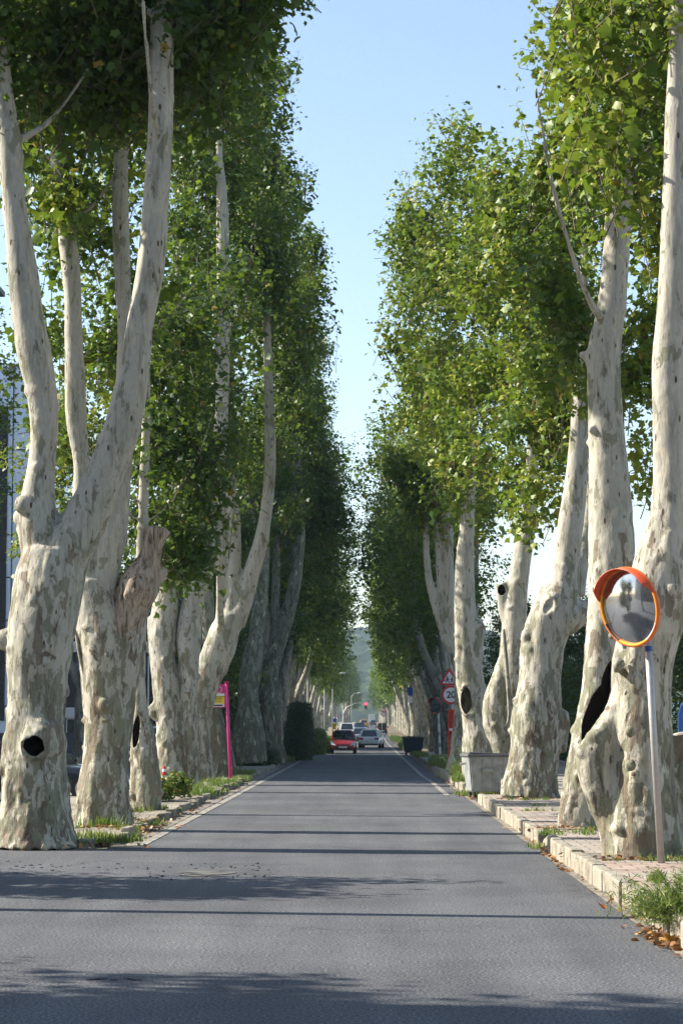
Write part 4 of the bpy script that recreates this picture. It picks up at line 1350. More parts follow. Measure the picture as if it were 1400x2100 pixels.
def blades(name, boxes, seed, h=(.06, .22), dens=260, mat=None, spread=.5, w=.008, zf=None):
    """tufted grass blades; boxes (x,y,sx,sy,z,hscale)"""
    rs = np.random.RandomState(seed)
    VV, TT = [], []
    for bx in boxes:
        x, y, sx, sy, z = bx[:5]
        hs = bx[5] if len(bx) > 5 else 1.0
        nt_ = max(3, int(sx * sy * dens / 9))
        tc = np.stack([x + (rs.rand(nt_) - .5) * sx, y + (rs.rand(nt_) - .5) * sy], 1)
        e = ((tc[:, 0] - x) / (sx * .5)) ** 2 + ((tc[:, 1] - y) / (sy * .5)) ** 2
        tc = tc[e < 1]
        n = len(tc) * 16
        b = np.repeat(tc, 16, 0) + rs.randn(n, 2) * .05
        H = rs.uniform(h[0], h[1], n) * hs * np.repeat(rs.uniform(.5, 1.3, len(tc)), 16)
        a = rs.rand(n) * 6.28
        dx, dy = np.cos(a), np.sin(a)
        ln = H * rs.uniform(.1, 1, n) * spread
        base = np.stack([b[:, 0], b[:, 1], np.full(n, z - .01)], 1)
        side = np.stack([-dy, dx, np.zeros(n)], 1) * w * (1 + hs * .3)
        mid = base + np.stack([dx * ln * .35, dy * ln * .35, H * .6], 1)
        tip = base + np.stack([dx * ln, dy * ln, H], 1)
        VV.append(np.stack([base - side, base + side, mid + side * .7, mid - side * .7, tip], 1).reshape(-1, 3))
        TT.append(np.repeat(np.clip(rs.rand(n) * .75 + (.25 if rs.rand() < .3 else 0), 0, 1), 5))
    V = np.concatenate(VV)
    n = len(V) // 5
    q = np.array([0, 1, 2, 3, 3, 2, 4])
    Fa = (q[None] + (np.arange(n) * 5)[:, None]).reshape(-1)
    cnt = np.tile(np.array([4, 3]), n)
    return link(name, mesh_np(name, V, Fa, cnt, [mat or M['grass']], attr=np.concatenate(TT)))


rnd = random.Random(9)
bxs = [(-4.9, 33.9, 3.6, .9, .08, .75), (-4.15, 34.9, .7, 1.5, .09, .6), (-5.2, 33.6, 2.5, .5, .05, .6), (-3.95, 37.8, .5, .7, .05, .6), (-4.6, 38.2, 1.8, .7, .1, .9), (-4.9, 45.0, 1.5, .7, .1, .7), (-3.75, 40.5, .35, 1.6, .05, .6),
       (-4.0, 46.3, .6, 1.2, .07, .7), (-4.1, 56.3, .9, 3.0, .08, 1.1), (-3.8, 59.5, .4, 3.5, .05, .8), (-4.8, 60.0, 1.6, 1.5, .1, 1.2), (-4.0, 64.5, .7, 3.5, .08, .9), (-3.85, 72, .4, 6, .06, .8), (-4.3, 66.7, 1.2, 1, .1, 1), (-4.1, 78, .6, 5, .08, 1),
       (-3.6, 110, .9, 8, .08, 1.4), (-3.7, 128, .9, 16, .08, 1.6), (-3.8, 160, .8, 40, .08, 1.6), (-6.3, 34.5, 2.6, 1.5, .05, .8)]
tag(blades('grass', bxs, 21), 'green and dry grass tufts growing on the broken left verge', 'grass', kind='stuff')
bxs = [(2.9, 55.5, .55, 4.5, .03, .8), (2.75, 58.4, .4, 1.5, .2, .7), (3.05, 69, .9, 7.0, .2, 2.2), (2.72, 64.5, .5, 5, .2, 1.3), (2.95, 90, .8, 18, .2, 1.6), (2.45, 58.6, .3, 3, .01, .7), (2.75, 118, .6, 16, .2, .9), (2.9, 165, .9, 50, .12, 1.4), (3.0, 225, 1.0, 60, .2, 1.7),
       (2.95, 33.8, .8, 1.3, .2, .5), (3.7, 34.6, 1.5, .5, .2, .5), (3.3, 42.5, 1.0, .5, .2, .4), (3.5, 45, 1.2, .4, .2, .4), (3.5, 27.1, 1.4, .3, .2, .6), (3.9, 27.0, 1.2, .25, .2, .6), (2.95, 23.6, .12, .2, .2, .35), (3.1, 24.9, .12, .2, .2, .3), (2.6, 33.4, .4, 1.4, .03, .6), (3.6, 48.6, 1.6, .3, .2, .5)]
tag(blades('grass', bxs, 22), 'thin grass and weeds along the right kerb and paving', 'grass', kind='stuff')


M['stem'] = simple('green_stem', (.14, .17, .06), .7)


# feathery plant hanging over the right kerb
def feather_plant(label, x, y, z, seed, n=120, r=.55, h=.42, name='feathery_plant', cat='plant', mat=None, tint=.3):
    rs = np.random.RandomState(seed)
    pos, nr, sz, ti = [], [], [], []
    st = MB()
    for k in range(n):
        a = rs.rand() * 6.28
        ln = rs.uniform(.3, 1.0) * r
        el = rs.uniform(.15, 1.35)
        L = ln * 1.1
        tip = np.array([math.cos(a) * math.cos(el) * L * 1.1, math.sin(a) * math.cos(el) * L * 1.1, math.sin(el) * L * h / r * 1.3])
        b0 = np.array([rs.randn() * .12, rs.randn() * .16, 0]) * (r / .6)
        m = (b0 + tip) * .5 + np.array([0, 0, .04])
        if k % 2 == 0:
            st.tube([b0, m, b0 + tip], [.004, .003, .0015], 4)
        for j in range(22):
            t = rs.uniform(.2, 1.02)
            p = b0 * (1 - t) ** 2 + 2 * m * t * (1 - t) + (b0 + tip) * t * t + rs.randn(3) * .022
            pos.append(p); nr.append(rs.randn(3) + [0, 0, .5]); sz.append(rs.uniform(.03, .07)); ti.append(tint + rs.rand() * .4)
    t = thing(name, label, cat, (x, y, z))
    P, T = leaf_template(2)
    link('foliage', leaves_mesh('foliage', np.array(pos), np.array(nr), np.array(sz), np.array(ti), 3, mat or M['grass'], rs), t)
    st.build('stems', M['stem'], t)
    return t


feather_plant('feathery light green plant spilling over the broken right kerb', 2.68, 19.7, .12, 31, n=420, r=.60, h=.36, tint=.45)
feather_plant('tuft of weeds growing at the foot of the mirror tree', 3.75, 26.6, .2, 32, n=25, r=.22, h=.25, name='weed', cat='weed')
feather_plant('tiny weed in the pavers below the mirror pole', 2.93, 23.4, .2, 33, n=22, r=.10, h=.12, name='weed', cat='weed')
feather_plant('tall pale weed stalk growing by the pink bus stop pole', -4.05, 74.5, .08, 34, n=18, r=.25, h=.75, name='weed', cat='weed', tint=.4)
feather_plant('grey-green bush of tall weeds beside the grey garbage bin', 2.95, 68.0, .15, 35, n=120, r=.9, h=1.0, name='weed', cat='weed', tint=.45)
feather_plant('dry weeds on the cracked slab at the foot of the dead-limbed tree', -4.0, 39.0, .08, 36, n=25, r=.28, h=.35, name='weed', cat='weed', tint=.5)


# fallen leaves
def litter(name, spots, seed, size=(.05, .10)):
    rs = np.random.RandomState(seed)
    pos, nr, sz, ti = [], [], [], []
    for (x, y, sx, sy, z, n) in spots:
        for k in range(n):
            pos.append((x + rs.randn() * sx, y + rs.randn() * sy, z + rs.uniform(.008, .03))); nr.append(rs.randn(3) * .45 + [0, 0, 1]); sz.append(rs.uniform(*size)); ti.append(rs.rand())
    return link(name, leaves_mesh(name, np.array(pos), np.array(nr), np.array(sz), np.array(ti), 0, M['dryleaf'], rs))


tag(litter('fallen_leaves', [(2.52, 18.9, .10, .5, .01, 70), (2.50, 22, .06, 2.5, .01, 40), (2.50, 33, .06, 1.5, .01, 40), (2.48, 30, .05, 2.5, .01, 40), (2.95, 27.8, .2, .3, .21, 30), (2.8, 55.5, .2, 1.0, .04, 60), (-3.65, 38.5, .15, 1.5, .02, 50), (-4.1, 37.5, .5, .4, .12, 40), (-4.2, 40.5, .3, .4, .12, 50), (-3.6, 45, .1, 3, .02, 40), (-3.6, 60, .1, 8, .02, 60), (2.5, 70, .08, 10, .01, 60), (3.35, 27.2, .55, .12, .21, 60), (2.85, 35.3, .35, .15, .21, 50), (3.3, 34.6, .5, .1, .21, 30), (3.6, 49.0, .7, .12, .21, 50), (-4.6, 33.2, .8, .25, .06, 60), (-4.2, 38.2, .5, .2, .11, 60), (2.50, 19.6, .10, .5, .01, 80)], 41),
    'brown and orange dry leaves gathered in the gutters and by the kerbs', 'leaf litter', kind='stuff')


def one_leaf(label, px, py, Y, z, size, col, seed):
    p = at(px, py, Y)
    P, T = leaf_template(0)
    rot = Matrix.Rotation(seed, 3, 'Z') @ Matrix.Rotation(.45, 3, 'X')
    V = [rot @ Vector((a * size, b_ * size, -c * size * 1.6)) for a, b_, c in P]
    me = bpy.data.meshes.new('fallen_leaf')
    me.from_pydata(V, [], [tuple(int(q) for q in t) for t in T])
    me.materials.append(simple('leaf_colour', col, .6, noise=.3, nscale=30))
    tag(link('fallen_leaf', me, None, (p.x, Y, z + size * .35)), label, 'leaf')


one_leaf('bright orange curled leaf lying alone on the asphalt', 1235, 1862, 8460 / 378., 0, .075, (.50, .14, .03), 1.0)
one_leaf('mustard yellow leaf by the broken kerb near the bottom right', 1372, 1928, 8460 / 444., 0, .085, (.40, .24, .03), 2.5)

# bare soil round the feet of the trees in the paving
for (x, y, rx, ry, z, sd) in ((3.55, 27.9, 1.05, .75, .212, 1), (3.35, 35.8, .8, .8, .212, 2), (3.75, 49.8, .9, .8, .212, 3), (3.9, 57.2, .8, .6, .212, 4)):
    b = MB()
    pts = []
    for k in range(40):
        an = 2 * math.pi * k / 40
        q = 1 + .12 * math.sin(3 * an + sd) + .07 * math.sin(8 * an + 2 * sd) + .04 * math.sin(17 * an)
        pts.append((x + rx * q * math.cos(an), y + ry * q * math.sin(an), z))
    b.poly(pts)
    tag(b.build('soil', M['gutter']), kind='structure')


# ------------------------------------------------------------------ office building behind the left row
def glass_mat():
    m, nt, b = new_mat('facade_glass')
    tc = nt.nodes.new('ShaderNodeTexCoord')
    n = nnode(nt, tc.outputs['Object'], .35, 3, .5)
    b.inputs['Base Color'].default_value = (0.02, 0.03, 0.035, 1)
    b.inputs['Roughness'].default_value = 0.04
    b.inputs['Specular IOR Level'].default_value = 0.9
    b.inputs['Metallic'].default_value = 0.35
    bp = nt.nodes.new('ShaderNodeBump')
    bp.inputs['Strength'].default_value = 0.15
    bp.inputs['Distance'].default_value = 0.05
    nt.links.new(n.outputs['Fac'], bp.inputs['Height'])
    nt.links.new(bp.outputs[0], b.inputs['Normal'])
    return m


M['glass'] = glass_mat()
M['clad'] = simple('cladding_panel', (0.58, 0.68, 0.82), .25, metal=.0, noise=.06, nscale=.8)
M['joint'] = simple('dark_joint', (0.04, 0.045, 0.05), .6)
M['band'] = simple('white_band', (0.62, 0.64, 0.66), .5, noise=.06)
M['brickgrey'] = simple('grey_wall', (0.17, 0.17, 0.175), .8, noise=.15, nscale=3)

BY = 160.0
off = thing('office_building', 'office building with pale blue cladding tower and dark glass wing behind the left trees', 'building', (-24, BY, 0))
def rel(x0, x1, y0, y1, z0, z1):
    return ((x0 + x1) / 2 + 24, (y0 + y1) / 2 - BY, (z0 + z1) / 2), (x1 - x0, y1 - y0, z1 - z0)
b = MB(); b.box(*rel(-40, -23.2, BY, BY + 20, 0, 27)); b.build('tower_wall', M['clad'], off)
b = MB()
for z in np.arange(3, 27, 3.0):
    b.box(*rel(-40, -23.15, BY - .02, BY + .02, z - .05, z + .05))
for x in np.arange(-38, -23.5, 2.2):
    b.box(*rel(x - .04, x + .04, BY - .025, BY + .02, 0, 27))
b.build('panel_joints', M['joint'], off)
b = MB(); b.box(*rel(-26.7, -25.15, BY - .06, BY + .1, 2, 24)); b.build('stair_window', M['glass'], off)
b = MB(); b.box(*rel(-23.2, -8.5, BY + 2, BY + 18, 0, 12.2)); b.build('wing_wall', M['brickgrey'], off)
for z0, z1 in ((2.95, 6.8), (7.6, 11.6)):
    b = MB(); b.box(*rel(-23.0, -8.6, BY + 1.8, BY + 2.05, z0, z1)); g = b.build('glass_wall', M['glass'], off)
    for x in np.arange(-22.2, -8.8, 2.3):
        b = MB(); b.box(*rel(x - .05, x + .05, BY + 1.72, BY + 1.85, z0, z1)); b.build('mullion', M['band'], g)
for z0, z1 in ((2.2, 2.93), (6.82, 7.58), (11.62, 12.4)):
    b = MB(); b.box(*rel(-23.1, -8.4, BY + 1.6, BY + 2.2, z0, z1), bevel=.03); b.build('white_band', M['band'], off)
for x in (-21.0, -17.6, -14.2):
    b = MB(); b.box(*rel(x, x + 1.6, BY + 1.85, BY + 2.05, 0.3, 2.1)); w = b.build('window', M['glass'], off)
    b = MB()
    for xx in (x - .08, x + .75, x + 1.6):
        b.box(*rel(xx, xx + .08, BY + 1.78, BY + 1.88, .22, 2.18))
    b.box(*rel(x - .08, x + 1.68, BY + 1.79, BY + 1.87, .2, .3)); b.box(*rel(x - .08, x + 1.68, BY + 1.79, BY + 1.87, 2.1, 2.19))
    b.build('window_frame', M['band'], w)
# unseen blocks added to shade the road and trunks and dim sky light
for nm, (x0, x1, y0, y1, hh) in (('plain unseen block added left of the road to shade the far trunks', (-42, -22.5, 80, 139, 28)), ('plain unseen block added beside the camera to shade the road', (-38, -19, -45, 18.4, 20))):
    t = thing('shade_block', nm, 'building', ((x0 + x1) / 2, (y0 + y1) / 2, 0))
    b = MB(); b.box((0, 0, hh / 2), (x1 - x0, y1 - y0, hh), bevel=.05); wl = b.build('wall', M['brickgrey'], t)  # wall of the added shade block
    b = MB(); b.box((0, 0, hh + .15), (x1 - x0 + .6, y1 - y0 + .6, .3)); b.build('shade_block_roof', M['joint'], t)
    for fz in np.arange(1.2, hh - 2, 3.2):
        b = MB()
        for yy in np.arange(-(y1 - y0) / 2 + 2, (y1 - y0) / 2 - 2, 4.5):
            b.box(((x1 - x0) / 2 + .01, yy + 1, fz + .8), (.06, 1.6, 1.5))
        b.build('shade_block_window_row', M['glass'], wl)
b = MB(); b.box(*rel(-24.2, -23.6, BY - 22, BY - 21.8, 0, 1.9)); b.box(*rel(-24.2, -17.5, BY - 21.9, BY - 21.6, 0, 1.25))
fw = b.build('boundary_wall', M['brickgrey']); fw.location = (-24, BY, 0); tag(fw, 'low grey boundary wall in front of the glass wing', 'wall')
b = MB(); b.cyl((0, 0, 0), (0, 0, 1.5), .12, seg=12); b.ball((0, 0, 1.5), .12)
tag(b.build('red_post', simple('red_paint', (.5, .03, .03), .5), smooth=True, loc=(-19.3, 136, 0)), 'small red post near the low grey boundary wall', 'post')

# ------------------------------------------------------------------ vehicles
M['tyre'] = simple('tyre_rubber', (.02, .02, .02), .85, noise=.2)
M['rim'] = simple('alloy_rim', (.5, .5, .52), .3, metal=.8, noise=.05)
M['carglass'] = simple('car_glass', (.012, .016, .018), .05, spec=.9, noise=.05)
M['headlamp'] = simple('headlamp_lens', (.62, .64, .66), .12, spec=.8, metal=.3, noise=.1, nscale=20)
M['taillamp'] = simple('tail_lamp_lens', (.35, .012, .012), .2, spec=.6)
M['plate'] = simple('number_plate', (.62, .62, .60), .5, noise=.1, nscale=60)
M['trim'] = simple('black_trim', (.018, .018, .018), .6)


def paint(name, col, metal=0.0):
    return simple(name, col, .28, metal=metal, coat=.6, noise=.04, nscale=3)


def quad_on(c4, inset, lift):
    """inset quad on a face, lifted along its normal"""
    c4 = [Vector(c) for c in c4]
    cen = sum(c4, Vector()) / 4
    n = (c4[1] - c4[0]).cross(c4[3] - c4[0]).normalized()
    out = []
    for c in c4:
        d = cen - c
        out.append(c + d.normalized() * min(inset * 1.6, d.length * .45) + n * lift)
    return out, n


def car(name, label, cat, x, y, heading, mat, L=4.0, W=1.68, H=1.45, kind='hatch', z=None, front=True):
    """heading: angle of the nose about Z, 0 = towards +Y. Local nose = +Y"""
    t = thing(name, label, cat, (x, y, gz(y) if z is None else z), heading, 'vehicles on and beside the road')
    hw, hl = W / 2, L / 2
    belt = H * .60
    hood = H * .57
    if kind == 'van':
        wsb, wst, rst, rsb, nosez = hl * .62, hl * .32, -hl * .97, -hl * 1.0, H * .52
    elif kind == 'sedan':
        wsb, wst, rst, rsb, nosez = hl * .42, hl * .12, -hl * .38, -hl * .68, H * .48
    else:
        wsb, wst, rst, rsb, nosez = hl * .50, hl * .14, -hl * .70, -hl * .94, H * .48
    # body sections (y, zbot, ztop, halfwidth)
    S = [(-hl, .34, hood * .93, hw * .84), (-hl * .965, .24, hood * 1.0, hw * .93), (-hl * .85, .20, belt, hw * .985), (-hl * .4, .19, belt, hw), (hl * .2, .19, belt, hw), (wsb, .19, belt * .99, hw * .99),
         (hl * .80, .20, nosez * 1.10, hw * .965), (hl * .94, .22, nosez * .98, hw * .90), (hl, .30, nosez * .80, hw * .74)]
    bm = bmesh.new()
    rings = []
    for (yy, zb, zt, w) in S:
        prof = [(w * .80, zb), (w * .97, zb + .10), (w, zb + (zt - zb) * .45), (w * .985, zb + (zt - zb) * .72), (w * .93, zt - .03), (w * .78, zt)]
        ring = [bm.verts.new((px, yy, pz)) for px, pz in prof] + [bm.verts.new((-px, yy, pz)) for px, pz in reversed(prof)]
        rings.append(ring)
    for a, c in zip(rings, rings[1:]):
        for i in range(12):
            bm.faces.new((a[i], a[(i + 1) % 12], c[(i + 1) % 12], c[i]))
    bm.faces.new(list(reversed(rings[0]))); bm.faces.new(rings[-1])
    bmesh.ops.recalc_face_normals(bm, faces=bm.faces)
    me = bpy.data.meshes.new('body'); bm.to_mesh(me); bm.free()
    me.materials.append(mat); me.polygons.foreach_set('use_smooth', np.ones(len(me.polygons), dtype=bool))
    o = link('body', me, t)
    sb = o.modifiers.new('s', 'SUBSURF'); sb.levels = 1; sb.render_levels = 2
    # cabin
    tw = hw * .76
    zt = H
    B = [(-hw * .93, rsb, belt - .04), (hw * .93, rsb, belt - .04), (hw * .93, wsb, belt - .05), (-hw * .93, wsb, belt - .05)]
    T = [(-tw, rst, zt), (tw, rst, zt), (tw, wst, zt), (-tw, wst, zt)]
    bm = bmesh.new()
    vb = [bm.verts.new(p) for p in B]; vt = [bm.verts.new(p) for p in T]
    bm.faces.new(vt); bm.faces.new(list(reversed(vb)))
    for i in range(4):
        j = (i + 1) % 4
        bm.faces.new((vb[i], vb[j], vt[j], vt[i]))
    bmesh.ops.bevel(bm, geom=[e for e in bm.edges if all(v.co.z > belt for v in e.verts)], offset=.10, segments=3, affect='EDGES')
    bmesh.ops.recalc_face_normals(bm, faces=bm.faces)
    me = bpy.data.meshes.new('cabin'); bm.to_mesh(me); bm.free(); me.materials.append(mat)
    link('cabin', me, t)
    def win(nm, c4, ins=.07):
        q, n = quad_on(c4, ins, .006)
        m_ = MB(); m_.poly(q, .006, n); m_.build(nm, M['carglass'], t)
    win('windshield', (B[2], B[3], T[3], T[2]), .09)
    win('rear_window', (B[0], B[1], T[1], T[0]), .12 if kind != 'sedan' else .08)
    for sx, (a, bb) in ((1, (1, 2)), (-1, (3, 0))):
        f0, f1 = Vector(B[a]), Vector(B[bb]); g0, g1 = Vector(T[a]), Vector(T[bb])
        for u0, u1 in ((0.02, .47), (.53, .98)):
            win('side_window', (f0.lerp(f1, u0), f0.lerp(f1, u1), g0.lerp(g1, u1), g0.lerp(g1, u0)), .06)
    # wheels
    wr = .31
    for sx in (-1, 1):
        for yy in (hl * .64, -hl * .62):
            m_ = MB(); m_.cyl((sx * (hw - .20), yy, wr), (sx * (hw + .005), yy, wr), wr, seg=24)
            w_ = m_.build('wheel', M['tyre'], t)
            m_ = MB(); m_.cyl((sx * (hw - .05), yy, wr), (sx * (hw + .012), yy, wr), wr * .62, seg=16); m_.build('rim', M['rim'], w_)
        m_ = MB(); m_.box((sx * (hw + .10), wsb - .12, belt + .06), (.20, .10, .14), bevel=.03); m_.build('mirror', mat if kind != 'van' else M['trim'], t)
        m_ = MB()
        if kind == 'van':
            m_.box((sx * hw * .72, hl * .955, nosez * .86), (.26, .12, .20), Matrix.Rotation(-sx * .35, 3, 'Z'), bevel=.03)
        else:
            m_.poly([(sx * hw * .50, hl * .975, nosez * .70), (sx * hw * .88, hl * .92, nosez * .76), (sx * hw * .93, hl * .86, nosez * 1.12), (sx * hw * .80, hl * .89, nosez * 1.04)], .09, (sx * .2, .9, .3))
        m_.build('headlight', M['headlamp'], t)
        m_ = MB(); m_.box((sx * hw * .70, -hl * .985, belt * .83), (hw * .36, .08, .15 if kind != 'van' else .34), Matrix.Rotation(sx * .22, 3, 'Z'), bevel=.03); m_.build('taillight', M['taillamp'], t)
    m_ = MB(); m_.box((0, hl * .992, .60 * nosez + .0), (.50, .03, .11)); m_.build('number_plate', M['plate'], t)
    m_ = MB(); m_.box((0, -hl * 1.0, hood * .56), (.50, .03, .11)); m_.build('number_plate', M['plate'], t)
    m_ = MB(); m_.box((0, hl * .975, .30), (hw * 1.25, .10, .14), bevel=.03); m_.box((0, hl * .965, nosez * .80), (hw * .75, .08, .07), bevel=.02); m_.build('grille', M['trim'], t)
    m_ = MB(); m_.box((0, -hl * .97, .26), (hw * 1.5, .12, .12), bevel=.03); m_.build('bumper', M['trim'], t)
    return t


PI = math.pi
car('red_hatchback', 'dark red small hatchback driving toward the viewer in the left lane', 'car', (703 - 750) / F * 137, 137 + 2.0, PI, paint('red_paint_car', (.20, .010, .010)), L=3.9, W=1.58, H=1.42)
car('white_hatchback', 'white hatchback driving away, seen from behind beside the red car', 'car', (761 - 750) / F * 170, 170 + 2.0, R(-5), paint('white_paint_car', (.72, .73, .75)), L=4.1, W=1.66, H=1.38)
car('white_minivan', 'white minivan following behind the red hatchback', 'car', (711 - 750) / F * 236, 238, PI, paint('white_van_paint', (.66, .67, .68)), L=4.2, W=1.66, H=1.72, kind='van')
car('silver_car', 'silver car half hidden between the red car and the white hatchback', 'car', (738 - 750) / F * 205, 207, 0, paint('silver_paint', (.45, .47, .5), .5), L=4.2, W=1.60, H=1.40, kind='sedan')
car('blue_sedan', 'dark blue sedan in the queue in front of the yellow taxi', 'car', (737 - 750) / F * 330, 332, PI, paint('dark_blue_paint', (.015, .028, .075)), L=4.4, W=1.70, H=1.45, kind='sedan')
car('yellow_taxi', 'yellow taxi sedan far down the road, center of the queue', 'taxi', (746 - 750) / F * 450, 452, 0, paint('taxi_yellow', (.72, .36, .02)), L=4.4, W=1.68, H=1.55, kind='sedan')
car('grey_car', 'pale grey car just beyond the yellow taxi', 'car', (744 - 750) / F * 520, 522, PI, paint('grey_paint', (.45, .5, .55)), L=4.2, W=1.66, H=1.5)
car('black_van', 'dark hatchback pulled over at the right edge behind the white hatchback', 'car', (783 - 750) / F * 300, 302, 0, paint('black_paint', (.02, .022, .028)), L=4.2, W=1.36, H=1.48, kind='van')
car('dark_car', 'small dark car beside the white box truck far away', 'car', (765 - 750) / F * 560, 562, 0, paint('dark_paint', (.02, .025, .035)), L=4.2, W=1.5, H=1.4)
car('black_parked_car', 'glossy black car parked behind the nearest left plane tree', 'car', -7.85, 54.4, R(-96), paint('gloss_black', (.012, .012, .014)), L=4.4, W=1.75, H=1.42, kind='sedan')
car('pale_blue_car', 'pale silver-blue car parked behind the black one', 'car', -9.5, 63.5, R(-100), paint('pale_blue_paint', (.40, .46, .56), .3), L=4.1, W=1.68, H=1.30)
car('white_parked_van', 'white van parked behind the row, seen left of the cone tree', 'van', -6.95, 80, PI, paint('white_paint_van2', (.6, .63, .68)), L=4.4, W=1.7, H=1.7, kind='van')
# box truck
yt = 705
t = thing('box_truck', 'white box truck at the far end of the road', 'truck', ((762 - 750) / F * yt, yt, gz(yt)), 0, 'vehicles on and beside the road')
b = MB(); b.box((0, 0, 1.85), (1.9, 5, 2.4), bevel=.06); b.build('cargo_box', M['band'], t)
b = MB(); b.box((0, 3.2, 1.25), (1.8, 1.6, 1.7), bevel=.12); b.build('cab', paint('cab_white', (.6, .6, .6)), t)
for sx in (-1, 1):
    for yy in (-1.8, 3.0):
        b = MB(); b.cyl((sx * .65, yy, .4), (sx * .95, yy, .4), .4, seg=20); b.build('wheel', M['tyre'], t)
    b = MB(); b.box((sx * .8, -2.52, .75), (.2, .05, .12)); b.build('taillight', M['taillamp'], t)
b = MB(); b.box((0, -2.3, .55), (1.7, .3, .1)); b.build('bumper', M['trim'], t)

# ------------------------------------------------------------------ convex mirrors
M['orange'] = simple('orange_plastic', (.66, .15, .02), .48, noise=.22, nscale=9)
M['orange_red'] = simple('orange_red_plastic', (.64, .075, .015), .5, noise=.25, nscale=8)
M['reflector'] = simple('yellow_reflector', (.80, .38, .02), .3, noise=.1)
M['galv'] = simple('galvanised_steel', (.40, .39, .38), .5, metal=.45, noise=.12, nscale=12)


def mirror_mat():
    m, nt, b = new_mat('mirror_face')
    tc = nt.nodes.new('ShaderNodeTexCoord')
    n = nnode(nt, tc.outputs['Object'], 95, 3, .6)
    n2 = nnode(nt, tc.outputs['Object'], 5, 6, .7)
    r = ramp(nt, [(0.66, (.42, .44, .47)), (0.70, (.85, .85, .86))])
    nt.links.new(n.outputs['Fac'], r.inputs['Fac'])
    nt.links.new(r.outputs[0], b.inputs['Base Color'])
    b.inputs['Metallic'].default_value = 0.92
    rr = ramp(nt, [(.35, (.03, .03, .03)), (.7, (.16, .16, .16))])
    nt.links.new(n2.outputs['Fac'], rr.inputs['Fac'])
    nt.links.new(rr.outputs[0], b.inputs['Roughness'])
    return m


M['mirror'] = mirror_mat()


